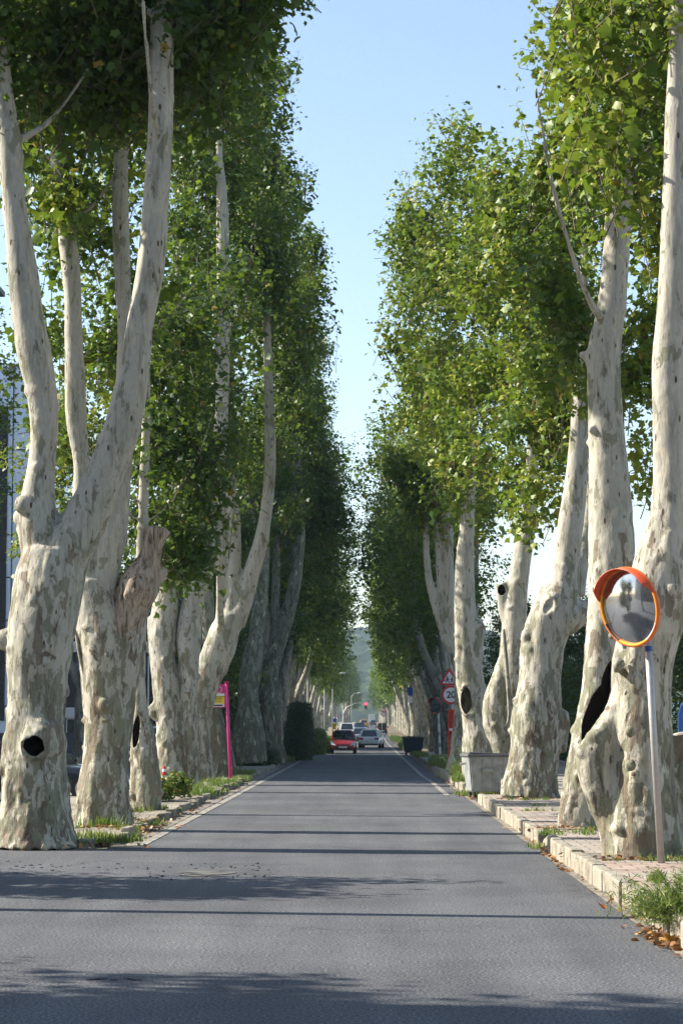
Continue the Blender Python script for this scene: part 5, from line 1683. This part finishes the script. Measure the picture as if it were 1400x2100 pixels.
def convex_mirror(label, base, top, centre, normal, rad, pr, fm, vm, tilt=0.0):
    t = thing('convex_mirror', label, 'mirror', base)
    O = Vector(base)
    b = MB(); b.cyl((0, 0, -.02), Vector(top) - O, pr, pr * .96, seg=20)
    pole = b.build('pole', M['galv'], t, smooth=True)
    n = Vector(normal).normalized()
    up = Vector((0, 0, 1)); up = (up - n * up.dot(n)).normalized()
    rt = up.cross(n)
    C = Vector(centre) - O
    def P(a, r_, d): return C + (rt * math.cos(a) + up * math.sin(a)) * r_ + n * d
    # face: spherical cap
    bm = bmesh.new(); rings = []
    for i in range(1, 11):
        rr = rad * .95 * i / 10
        rings.append([bm.verts.new(P(2 * PI * k / 56, rr, .11 * rad * (1 - (i / 10) ** 2) * 1.6)) for k in range(56)])
    c0 = bm.verts.new(P(0, 0, .11 * rad * 1.6))
    for k in range(56):
        bm.faces.new((c0, rings[0][k], rings[0][(k + 1) % 56]))
        for a, c in zip(rings, rings[1:]):
            bm.faces.new((a[k], c[k], c[(k + 1) % 56], a[(k + 1) % 56]))
    me = bpy.data.meshes.new('mirror_face'); bm.to_mesh(me); bm.free(); me.materials.append(M['mirror'])
    me.polygons.foreach_set('use_smooth', np.ones(len(me.polygons), dtype=bool))
    link('mirror_face', me, t)
    # rim torus, back shell
    def torus(r1, r2, d, a0=0, a1=2 * PI, seg=72, closed=True):
        bm = bmesh.new(); rg = []
        ns = seg if closed else seg + 1
        for k in range(ns):
            a = a0 + (a1 - a0) * k / seg
            rad_dir = rt * math.cos(a) + up * math.sin(a)
            rg.append([bm.verts.new(C + rad_dir * (r1 + r2 * math.cos(q)) + n * (d + r2 * 1.25 * math.sin(q))) for q in [2 * PI * j / 12 for j in range(12)]])
        for k in range(seg if closed else seg):
            A, B_ = rg[k], rg[(k + 1) % ns]
            for j in range(12):
                bm.faces.new((A[j], B_[j], B_[(j + 1) % 12], A[(j + 1) % 12]))
        if not closed:
            bm.faces.new(rg[0]); bm.faces.new(list(reversed(rg[-1])))
        bmesh.ops.recalc_face_normals(bm, faces=bm.faces)
        return bm
    bm = torus(rad * .98, rad * .052, 0.0)
    me = bpy.data.meshes.new('rim'); bm.to_mesh(me); bm.free(); me.materials.append(fm)
    me.polygons.foreach_set('use_smooth', np.ones(len(me.polygons), dtype=bool)); rim = link('rim', me, t)
    for k, (a0, a1, mm) in enumerate(((R(-25), R(-62), M['plate']), (R(205), R(240), M['trim']), (R(20), R(-24), M['reflector']), (R(160), R(204), M['reflector']), (R(-63), R(-119), M['reflector']))):
        bm = torus(rad * .965, rad * .034, rad * .022, a0, a1, 18, False)
        me = bpy.data.meshes.new('reflector'); bm.to_mesh(me); bm.free(); me.materials.append(mm); link('reflector', me, rim)
    bm = bmesh.new(); rings = []
    for i in range(0, 7):
        rr = rad * math.cos(PI / 2 * i / 6.5); rings.append([bm.verts.new(P(2 * PI * k / 40, rr, -.02 - rad * .18 * math.sin(PI / 2 * i / 6.5))) for k in range(40)])
    for a, c in zip(rings, rings[1:]):
        for k in range(40):
            bm.faces.new((a[k], a[(k + 1) % 40], c[(k + 1) % 40], c[k]))
    bm.faces.new(rings[-1])
    bmesh.ops.recalc_face_normals(bm, faces=bm.faces)
    me = bpy.data.meshes.new('back_shell'); bm.to_mesh(me); bm.free(); me.materials.append(fm); link('back_shell', me, t)
    # visor: curved hood over the top, deepest at the crown, solid
    bm = bmesh.new(); outer, inner = [], []
    a0, a1 = R(12 + tilt), R(168 + tilt)
    for k in range(41):
        u = k / 40
        a = a0 + (a1 - a0) * u
        dp = rad * .30 * min(1.0, (math.sin(PI * u) * 2.6)) ** .8 + .004
        rd = rt * math.cos(a) + up * math.sin(a)
        outer.append([bm.verts.new(C + rd * rad * 1.02 + n * (-.01)), bm.verts.new(C + rd * rad * 1.02 + n * dp)])
        inner.append([bm.verts.new(C + rd * rad * 1.00 + n * (-.01)), bm.verts.new(C + rd * rad * 1.005 + n * dp)])
    for k in range(40):
        bm.faces.new((outer[k][0], outer[k][1], outer[k + 1][1], outer[k + 1][0]))
        bm.faces.new((inner[k][0], inner[k + 1][0], inner[k + 1][1], inner[k][1]))
        bm.faces.new((outer[k][1], inner[k][1], inner[k + 1][1], outer[k + 1][1]))
    bmesh.ops.recalc_face_normals(bm, faces=bm.faces)
    me = bpy.data.meshes.new('visor'); bm.to_mesh(me); bm.free(); me.materials.append(vm)
    me.polygons.foreach_set('use_smooth', np.ones(len(me.polygons), dtype=bool)); link('visor', me, t)
    # bracket
    b = MB(); bk = C - n * rad * .18; tp = Vector(top) - O
    b.cyl(bk, tp + (tp * -.08), .02, seg=8); b.box(tp * .93, (.10, .10, .08), bevel=.01); b.build('bracket', M['galv'], t)
    return t, pole


Ym = 26.6
base = at(1355, 1766, Ym); base.z = .205
top = at(1322, 1225, Ym + .05)
mt_, mpole = convex_mirror('orange-rimmed round traffic mirror on a grey pole by the nearest right tree', tuple(base), tuple(top), tuple(at(1290, 1245, Ym - .22)), (-.77, -.62, -.17), .455, .042, M['orange'], M['orange_red'], tilt=4)
# sticker bands on the pole
b = MB()
d = (top - base)
for f0, f1 in ((.795, .815),):
    b.cyl(d * f0, d * f1, .0435, seg=20, caps=False)
b.build('blue_sticker', simple('sticker_blue', (.02, .05, .25), .5), mpole)

Y2 = 99.0
base = at(902, 1553, Y2); base.z = .2
t2_, _ = convex_mirror('small dull round mirror on a white-taped pole in the shade left of the school signs', tuple(base), tuple(at(897, 1430, Y2)), tuple(at(892, 1447, Y2 - .2)), (-.7, -.66, -.15), .36, .05, simple('dull_red', (.35, .04, .03), .5), simple('dull_red_visor', (.35, .04, .03), .5))
b = MB()
for f0 in (.1, .28, .46, .66):
    dd = at(897, 1430, Y2) - base
    b.cyl(dd * f0, dd * (f0 + .12), .054, seg=12, caps=False)
b.build('white_tape', M['plate'], _)


# ------------------------------------------------------------------ signs
M['sign_red'] = simple('sign_red', (.50, .012, .02), .4, noise=.06)
M['sign_white'] = simple('sign_white', (.66, .66, .66), .4, noise=.05)
M['sign_black'] = simple('sign_black', (.012, .012, .012), .5)
M['board_red'] = simple('board_red', (.62, .035, .012), .45, noise=.08)
M['sign_blue'] = simple('sign_blue', (.015, .06, .32), .4)
M['pink'] = simple('pink_paint', (.52, .022, .16), .35, noise=.1, nscale=8)
M['sign_yellow'] = simple('sign_yellow', (.68, .52, .03), .45)


def text_mesh(name, body, size, mat, parent, loc, rot, align='CENTER', ext=.002, spacing=1.0, line=1.0):
    cu = bpy.data.curves.new('t', 'FONT')
    cu.body = body; cu.size = size; cu.align_x = align; cu.align_y = 'CENTER'; cu.extrude = ext; cu.space_character = spacing; cu.space_line = line
    cu.offset = size * .018
    o = bpy.data.objects.new('t', cu); COL.objects.link(o)
    dg = bpy.context.evaluated_depsgraph_get()
    me = bpy.data.meshes.new_from_object(o.evaluated_get(dg))
    bpy.data.objects.remove(o)
    me.materials.clear(); me.materials.append(mat)
    r = link(name, me, parent, loc)
    r.rotation_euler = rot
    return r


Ys = 83.0
bs = at(927, 1570, Ys); bs.z = .2
sg = thing('school_zone_signs', 'school zone sign post with triangle, twenty limit disc and red vertical board', 'sign', tuple(bs))
def sp(px, py, dy=0.0):
    p = at(px, py, Ys + dy); return p - bs
tri_c = sp(920, 1391)
zc = lambda py: sp(925, py).z
xs = lambda px: sp(px, 1400).x
b = MB(); b.cyl((xs(927), .06, 0), (xs(927), .06, zc(1372)), .035, seg=12); b.build('pole', M['galv'], sg, smooth=True)
def tri(s, dy, mat, name, parent, th=.01):
    cx, cz = xs(921), zc(1393)
    pts = []
    for k in range(3):
        a0 = PI / 2 + k * 2 * PI / 3
        for q in (-.16, 0, .16):
            rr = s * (1 - .02 * abs(q) * 6)
            pts.append((cx + rr * .985 * math.cos(a0 + q * .35), dy, cz + rr * math.sin(a0 + q * .35)))
    m_ = MB(); m_.poly(pts, th, (0, 1, 0)); return m_.build(name, mat, parent)
tr_o = tri(.400, 0.0, M['sign_red'], 'triangle_sign', sg)
tri(.270, -.004, M['sign_white'], 'white_field', tr_o, .003)
# walking children pictogram
def figure(cx, cz, s, bag):
    m_ = MB()
    def lim(p, q, w):
        p, q = Vector(p), Vector(q); d = (q - p).normalized(); nrm = Vector((-d.y, d.x)) * w
        m_.poly([(cx + s * (p.x + nrm.x), -.008, cz + s * (p.y + nrm.y)), (cx + s * (q.x + nrm.x), -.008, cz + s * (q.y + nrm.y)), (cx + s * (q.x - nrm.x), -.008, cz + s * (q.y - nrm.y)), (cx + s * (p.x - nrm.x), -.008, cz + s * (p.y - nrm.y))], .003, (0, 1, 0))
    m_.cyl((cx, -.008, cz + s * .9), (cx, -.005, cz + s * .9), s * .13, seg=12)
    lim((0, .78), (0, .35), .13); lim((0, .4), (-.3, 0), .07); lim((.02, .4), (.32, .0), .07); lim((0, .72), (-.32, .45), .05); lim((0, .72), (.35, .5), .05)
    if bag:
        m_.box((cx - s * .42, -.0065, cz + s * .33), (s * .26, .003, s * .22))
    return m_.build('pictogram', M['sign_black'], tr_o)
figure(xs(917), zc(1400), .22, True); figure(xs(926), zc(1400), .19, False)
dc = (xs(924), 0, zc(1425))
b = MB(); b.cyl((dc[0], .01, dc[2]), (dc[0], 0, dc[2]), .335, seg=48); ds = b.build('speed_disc', M['sign_red'], sg)
b = MB(); b.cyl((dc[0], -.001, dc[2]), (dc[0], -.006, dc[2]), .262, seg=48); b.build('white_field', M['sign_white'], ds)
text_mesh('digits', '20', .34, M['sign_black'], ds, (dc[0], -.010, dc[2] - .005), (R(90), 0, 0), spacing=.95)
x0, x1, z0, z1 = xs(917.5), xs(933), zc(1566), zc(1455)
b = MB(); b.box(((x0 + x1) / 2, .01, (z0 + z1) / 2), (x1 - x0, .02, z1 - z0), bevel=.004); bd = b.build('vertical_board', M['board_red'], sg)
for k, ch in enumerate('OKUL'):
    text_mesh('letter', ch, .17, M['sign_black'], bd, ((x0 + x1) / 2 - .03, -.004, zc(1463.5 + k * 8.6)), (R(90), 0, 0))
b = MB(); b.box(((x0 + x1) / 2 - .03, -.002, zc(1496)), (.12, .004, .09)); b.build('white_square', M['sign_white'], bd)
for k, ch in enumerate('BÖLGESİ'):
    text_mesh('letter', ch, .17, M['sign_black'], bd, ((x0 + x1) / 2 - .03, -.004, zc(1505.5 + k * 8.9)), (R(90), 0, 0))

# pink bus stop
Yb = 71.8
bs = at(473, 1590, Yb); bs.z = .09
bus = thing('bus_stop_sign', 'magenta pink bus stop flag with yellow notice behind the leaning left tree', 'sign', tuple(bs))
tp = at(464.5, 1400, Yb) - bs
b = MB(); b.tube([(0, 0, 0), tuple(tp * .5), tuple(tp)], [.055, .052, .05], 14); b.build('pole', M['pink'], bus, smooth=True)
b = MB(); b.box(tuple(tp + Vector((0, 0, .01))), (.15, .12, .035), bevel=.008); b.build('pole_cap', M['pink'], bus)
pz = lambda px, py: at(px, py, Yb) - bs
q0, q1 = pz(434, 1451), pz(463, 1403)
b = MB(); b.poly([(q0.x, -.02, q0.z), (tp.x + .045, -.02, q0.z), (tp.x + .01, -.02, q1.z), (q0.x - .02, -.02, q1.z)], .03, (0, 1, 0)); fl = b.build('flag_panel', M['pink'], bus)
n0, n1 = pz(434.5, 1449.5), pz(460.5, 1422)
b = MB(); b.box(((n0.x + n1.x) / 2, -.024, (n0.z + n1.z) / 2), (n1.x - n0.x, .006, n1.z - n0.z)); nb = b.build('notice_board', M['sign_white'], fl)
n2, n3 = pz(435, 1443), pz(460.5, 1427)
b = MB(); b.box(((n2.x + n3.x) / 2, -.029, (n2.z + n3.z) / 2), (n3.x - n2.x - .01, .004, n3.z - n2.z)); b.build('yellow_panel', M['sign_yellow'], nb)
b = MB()
for k, (w0, w1, yy) in enumerate(((444, 459, 1429), (441, 455, 1432.2), (441, 454, 1435.6), (442, 454, 1439))):
    a0, a1 = pz(w0, yy), pz(w1, yy)
    x = a0.x
    rr = random.Random(k)
    while x < a1.x:
        w = rr.uniform(.012, .028); b.box((x + w / 2, -.033, a0.z), (w, .002, .022)); x += w + rr.choice([.006, .006, .02])
a0, a1 = pz(439, 1446.5), pz(457, 1446.5)
b.box(((a0.x + a1.x) / 2, -.029, a0.z), (a1.x - a0.x, .004, .045))
b.build('printed_lines', M['sign_black'], nb)
b = MB()
cc = pz(448, 1414)
for k in range(28):
    a = 2 * PI * k / 28; a2 = 2 * PI * (k + 1) / 28
    b.poly([(cc.x + .11 * math.cos(a), -.0225, cc.z + .11 * math.sin(a)), (cc.x + .11 * math.cos(a2), -.0225, cc.z + .11 * math.sin(a2)), (cc.x + .095 * math.cos(a2), -.0225, cc.z + .095 * math.sin(a2)), (cc.x + .095 * math.cos(a), -.0225, cc.z + .095 * math.sin(a))])
b.build('round_emblem', M['sign_white'], fl)

# totem sign
Yt = 103.5
bs = at(569, 1564, Yt); bs.z = .05
tt = thing('totem_sign', 'slim grey upright totem sign with dark lettering before the cypress hedge', 'sign', tuple(bs))
b = MB(); b.box((0, 0, .98), (.32, .12, 1.92), bevel=.01); bp_ = b.build('panel', simple('totem_grey', (.42, .46, .52), .4), tt)
b = MB(); b.box((.18, 0, .98), (.05, .13, 1.94)); b.build('side_post', M['galv'], tt)
text_mesh('letters', 'BM', .15, M['sign_black'], bp_, (0, -.064, 1.62), (R(90), 0, 0))
text_mesh('letters', 'B AZ', .11, M['sign_black'], bp_, (0, -.064, 1.44), (R(90), 0, 0))
b = MB()
for z in (1.27, 1.02):
    b.box((0, -.062, z), (.30, .003, .015))
b.box((-.04, -.062, 1.14), (.18, .003, .03)); b.build('printed_lines', M['sign_black'], bp_)


def post_sign(name, label, px, py_base, py_top, Y, boards, pr=.03):
    bs = at(px, py_base, Y); bs.z = gz(Y) + .05
    t = thing(name, label, 'sign', tuple(bs))
    tp = at(px, py_top, Y) - bs
    m_ = MB(); m_.cyl((0, .04, 0), (0, .04, tp.z), pr, seg=10); m_.build('pole', M['galv'], t, smooth=True)
    for (kind, cx, cy, w, h, mat) in boards:
        c = at(cx, cy, Y) - bs
        m_ = MB()
        if kind == 'rect':
            m_.box((c.x, 0, c.z), (w, .02, h), bevel=.004); m_.build('sign_board', mat, t)
        elif kind == 'disc':
            m_.cyl((c.x, .01, c.z), (c.x, -.005, c.z), w, seg=28); o_ = m_.build('sign_board', mat, t)
            m_ = MB(); m_.cyl((c.x, -.006, c.z), (c.x, -.011, c.z), w * .72, seg=28); m_.build('white_field', M['sign_white'], o_)
        elif kind == 'tri':
            m_.poly([(c.x - w, 0, c.z - w * .6), (c.x + w, 0, c.z - w * .6), (c.x, 0, c.z + w * 1.1)], .01, (0, 1, 0)); o_ = m_.build('sign_board', mat, t)
            m_ = MB(); m_.poly([(c.x - w * .62, -.004, c.z - w * .38), (c.x + w * .62, -.004, c.z - w * .38), (c.x, -.004, c.z + w * .68)], .003, (0, 1, 0)); m_.build('white_field', M['sign_white'], o_)
        elif kind == 'chev':
            m_.box((c.x, 0, c.z), (w, .02, h)); o_ = m_.build('sign_board', M['sign_yellow'], t)
            m_ = MB()
            for q in (-.36, -.04, .28):
                m_.poly([(c.x - w * .5, -.013, c.z + h * (q + .18)), (c.x - w * .5, -.013, c.z + h * (q + .02)), (c.x + w * .5, -.013, c.z + h * (q - .22)), (c.x + w * .5, -.013, c.z + h * (q - .06))], .002, (0, 1, 0))
            m_.build('black_stripes', M['sign_black'], o_)
    return t


post_sign('road_sign', 'blue and white rectangular road sign on the right in front of a sunlit trunk', 838, 1512, 1405, 150, [('rect', 841, 1418, .30, .56, M['sign_blue']), ('rect', 841, 1435, .26, .38, M['sign_white'])])
post_sign('road_sign', 'red triangle and disc signs far along the right row', 783, 1496, 1452, 245, [('tri', 786, 1456, .34, 0, M['sign_red']), ('disc', 786, 1464.5, .28, 0, M['sign_red'])])
post_sign('road_sign', 'yellow and black striped marker with a blue sign left of the minivan', 685, 1512, 1470, 205, [('chev', 685.5, 1489, .30, .50, None), ('rect', 686, 1477, .28, .34, M['sign_blue'])])
post_sign('road_sign', 'small red bordered disc sign on a white post left of the minivan', 691, 1502, 1462, 215, [('disc', 690.5, 1467, .17, 0, M['sign_red']), ('rect', 691.5, 1480, .10, .6, M['sign_white'])])

# ------------------------------------------------------------------ street lamps and traffic light
def lamp(label, px, py, D, x_off):
    head = at(px, py, D)
    x = head.x - x_off
    t = thing('street_lamp', label, 'street lamp', (x, D, gz(D)), 0, 'street lamps arching from the left row')
    h = head.z - gz(D)
    m_ = MB(); m_.tube([(0, 0, 0), (0, 0, h * .5), (0, 0, h - .7), (x_off * .3, 0, h - .15), (x_off * .75, 0, h - .02)], [.09, .075, .05, .04, .035], 10); m_.build('pole', M['galv'], t, smooth=True)
    m_ = MB(); m_.ball((x_off, 0, h), .32, 2, (1.25, .55, .32)); m_.build('lamp_head', M['band'], t, smooth=True)
    return t
lamp('grey street lamp head arching out of the left trees, highest of the four', 663, 1333, 193, 1.3)
lamp('grey street lamp in the left row, second highest, above the red car', 689, 1371, 258, 1.3)
lamp('pale street lamp head just right of and below the second one', 703, 1380, 290, 1.3)
lamp('tiny street lamp head near the far end of the left row', 736, 1421, 455, 1.5)

Yt = 400
hd = at(750, 1443.5, Yt)
t = thing('traffic_light', 'red traffic light hanging from a curved arm over the far road', 'traffic light', (-3.9, Yt, gz(Yt)))
h = hd.z - gz(Yt)
b = MB(); b.tube([(0, 0, 0), (0, 0, h - 1.6), (.5, 0, h - .6), (2.0, 0, h + .1), (3.9 + hd.x - .3, 0, h + .25)], [.11, .09, .08, .07, .05], 10); b.build('mast_arm', M['galv'], t, smooth=True)
b = MB(); b.box((3.9 + hd.x, 0, h - .3), (.42, .3, 1.15), bevel=.04); b.build('housing', M['trim'], t)
m_, nt, bb = new_mat('red_lamp_lit')
bb.inputs['Base Color'].default_value = (.6, .01, .02, 1); bb.inputs['Emission Color'].default_value = (1, .02, .06, 1); bb.inputs['Emission Strength'].default_value = 4
b = MB(); b.cyl((3.9 + hd.x, -.18, h), (3.9 + hd.x, -.15, h), .21, seg=20); b.build('red_lamp', m_, t)

# ------------------------------------------------------------------ garbage bins
def bin_(name, label, x, y, z, rot, w, dp, h, mat, lidmat):
    t = thing(name, label, 'garbage bin', (x, y, z), rot)
    m_ = MB()
    b0 = [(-w * .40, -dp * .34, .14), (w * .40, -dp * .34, .14), (w * .40, dp * .34, .14), (-w * .40, dp * .34, .14)]
    t0 = [(-w * .5, -dp * .5, h), (w * .5, -dp * .5, h), (w * .5, dp * .5, h), (-w * .5, dp * .5, h)]
    vb = [m_.bm.verts.new(p) for p in b0]; vt = [m_.bm.verts.new(p) for p in t0]
    m_.bm.faces.new(list(reversed(vb))); m_.bm.faces.new(vt)
    for i in range(4):
        j = (i + 1) % 4; m_.bm.faces.new((vb[i], vb[j], vt[j], vt[i]))
    bmesh.ops.bevel(m_.bm, geom=list(m_.bm.edges), offset=.03, segments=2, affect='EDGES')
    body = m_.build('body', mat, t)
    m_ = MB()
    for sx in (-.42, -.14, .14, .42):       # pressed ribs
        p0 = Vector((sx * w * .82, -dp * .34, .2)); p1 = Vector((sx * w * .98, -dp * .485, h * .93))
        c = (p0 + p1) / 2; d = p1 - p0
        m_.box(c + Vector((0, -.008, 0)), (.05, .02, d.length), Matrix.Rotation(math.atan2(-d.y, d.z), 3, 'X'), bevel=.006)
    m_.box((0, -dp * .47, h * .66), (w * .36, .03, .09), Matrix.Rotation(.17, 3, 'X'), bevel=.01)
    m_.build('ribs', mat, body)
    m_ = MB(); m_.box((0, 0, h + .01), (w * 1.07, dp * 1.08, .06), bevel=.02)
    m_.build('top_rim', lidmat, t)
    m_ = MB(); m_.box((0, .01, h + .055), (w * .98, dp * .98, .04), Matrix.Rotation(.04, 3, 'Y'), bevel=.015); m_.build('lid', lidmat, t)
    for sx in (-1, 1):
        m_ = MB(); m_.cyl((sx * w * .5, 0, h * .82), (sx * w * .62, 0, h * .80), .03, seg=12); m_.build('lift_pin', M['galv'], t)
        for sy in (-1, 1):
            m_ = MB(); m_.cyl((sx * w * .33 - .025, sy * dp * .27, .07), (sx * w * .33 + .025, sy * dp * .27, .07), .075, seg=16); m_.box((sx * w * .33, sy * dp * .27, .13), (.07, .05, .07)); m_.build('caster', M['tyre'], t)
    return t


pb = at(993, 1625, 55.5)
M['bin'] = simple('bin_metal', (.30, .31, .30), .55, metal=.35, noise=.25, nscale=5, bump=.15)
M['bin_rim'] = simple('bin_rim_metal', (.12, .12, .12), .6, metal=.3, noise=.3)
bin_('garbage_bin', 'dented grey metal garbage bin standing in the kerb gap on the right', pb.x + .02, 55.6, .03, R(10), .98, .85, 1.0, M['bin'], M['bin_rim'])
bin_('garbage_bin', 'dark blue metal garbage bin in the shade farther along the right kerb', (836 - 750) / F * 125 + .25, 125, .1, R(5), 1.1, .9, .95, simple('bin_blue', (.035, .05, .08), .5, metal=.3), M['bin_rim'])

# ------------------------------------------------------------------ cones
def cone(label, x, y, z, h=.66):
    t = thing('traffic_cone', label, 'traffic cone', (x, y, z), .3, 'red and white cones on the left verge')
    m_ = MB(); m_.box((0, 0, .02), (.36, .36, .04), bevel=.01); m_.build('base', M['sign_red'], t)
    bands = [(0.04, .24, 'w'), (.24, .44, 'r'), (.44, .66, 'w'), (.66, .80, 'r'), (.80, .90, 'w'), (.90, 1.0, 'r')]
    R0, R1 = .135, .035
    for (a, c, k) in bands:
        ra, rc = R0 + (R1 - R0) * a, R0 + (R1 - R0) * c
        m_ = MB(); m_.cyl((0, 0, .04 + a * (h - .04)), (0, 0, .04 + c * (h - .04)), ra, rc, seg=20)
        o_ = m_.build('cone_band', M['sign_white'] if k == 'w' else M['sign_red'], t, smooth=False)
        if k == 'w' and a < .7:
            m_ = MB()
            zc_ = .04 + (a + c) / 2 * (h - .04); rr = (ra + rc) / 2
            for q in range(4):
                an = -PI / 2 + q * PI / 2 + .25
                m_.cyl((math.cos(an) * (rr - .01), math.sin(an) * (rr - .01), zc_), (math.cos(an) * (rr + .006), math.sin(an) * (rr + .006), zc_), .032, seg=14)
            m_.build('red_dots', M['sign_red'], o_)
    return t


cone('red and white dotted cone at the foot of the forked left tree', (339 - 750) / F * 56.5, 56.5, .06, .70)
cone('red and white cone cut by the left photo edge beside the nearest tree', (-4 - 750) / F * 38, 38, -.02, .72)

# slim pole out of the frame: its thin shade line crosses the road
b = MB(); b.cyl((0, 0, 0), (0.5, .25, 9.0), .16, .10, seg=14); b.box((.5, .25, 8.7), (.9, .1, .1)); b.ball((.5, .25, 9.0), .1)
tag(b.build('utility_pole', M['twig'], None, smooth=False, loc=(-6.3, 22.9, 0)), 'slim wooden utility pole outside the frame, casting the thin line across the road', 'pole')

# blue pipe rail at the right edge
p = at(1393, 1440, 40)
t = thing('blue_rail', 'bright blue tubular rail behind the nearest right tree at the edge', 'rail', (p.x, 40, .2))
b = MB(); b.tube([(0, 0, 0), (0, 0, 1.75), (.05, 0, 1.92), (.2, 0, 2.0), (1.6, 0, 2.0), (1.75, 0, 1.92), (1.8, 0, 1.75), (1.8, 0, 0)], [.045] * 8, 12); b.build('frame_tube', simple('blue_paint', (.02, .12, .38), .4), t, smooth=True)
b = MB()
for z in (1.0, 1.55):
    b.cyl((0, 0, z), (1.8, 0, z), .03, seg=10)
b.build('cross_bar', simple('blue_paint2', (.02, .14, .42), .4), t)


# ------------------------------------------------------------------ haze: the air over the road
hz = MB(); hz.box((0, 1050, 69), (2600, 2300, 144))
def haze_mat():
    m = bpy.data.materials.new('haze_air'); m.use_nodes = True
    nt = m.node_tree; nt.nodes.clear()
    o = nt.nodes.new('ShaderNodeOutputMaterial'); v = nt.nodes.new('ShaderNodeVolumePrincipled')
    v.inputs['Color'].default_value = (.62, .80, 1.0, 1)
    v.inputs['Density'].default_value = HAZE
    v.inputs['Anisotropy'].default_value = 0.2
    nt.links.new(v.outputs[0], o.inputs['Volume'])
    return m
HAZE = 0.00015
if HAZE > 0:
    tag(hz.build('haze', haze_mat()), kind='stuff')
SC.cycles.volume_step_rate = 1
SC.cycles.volume_bounces = 0
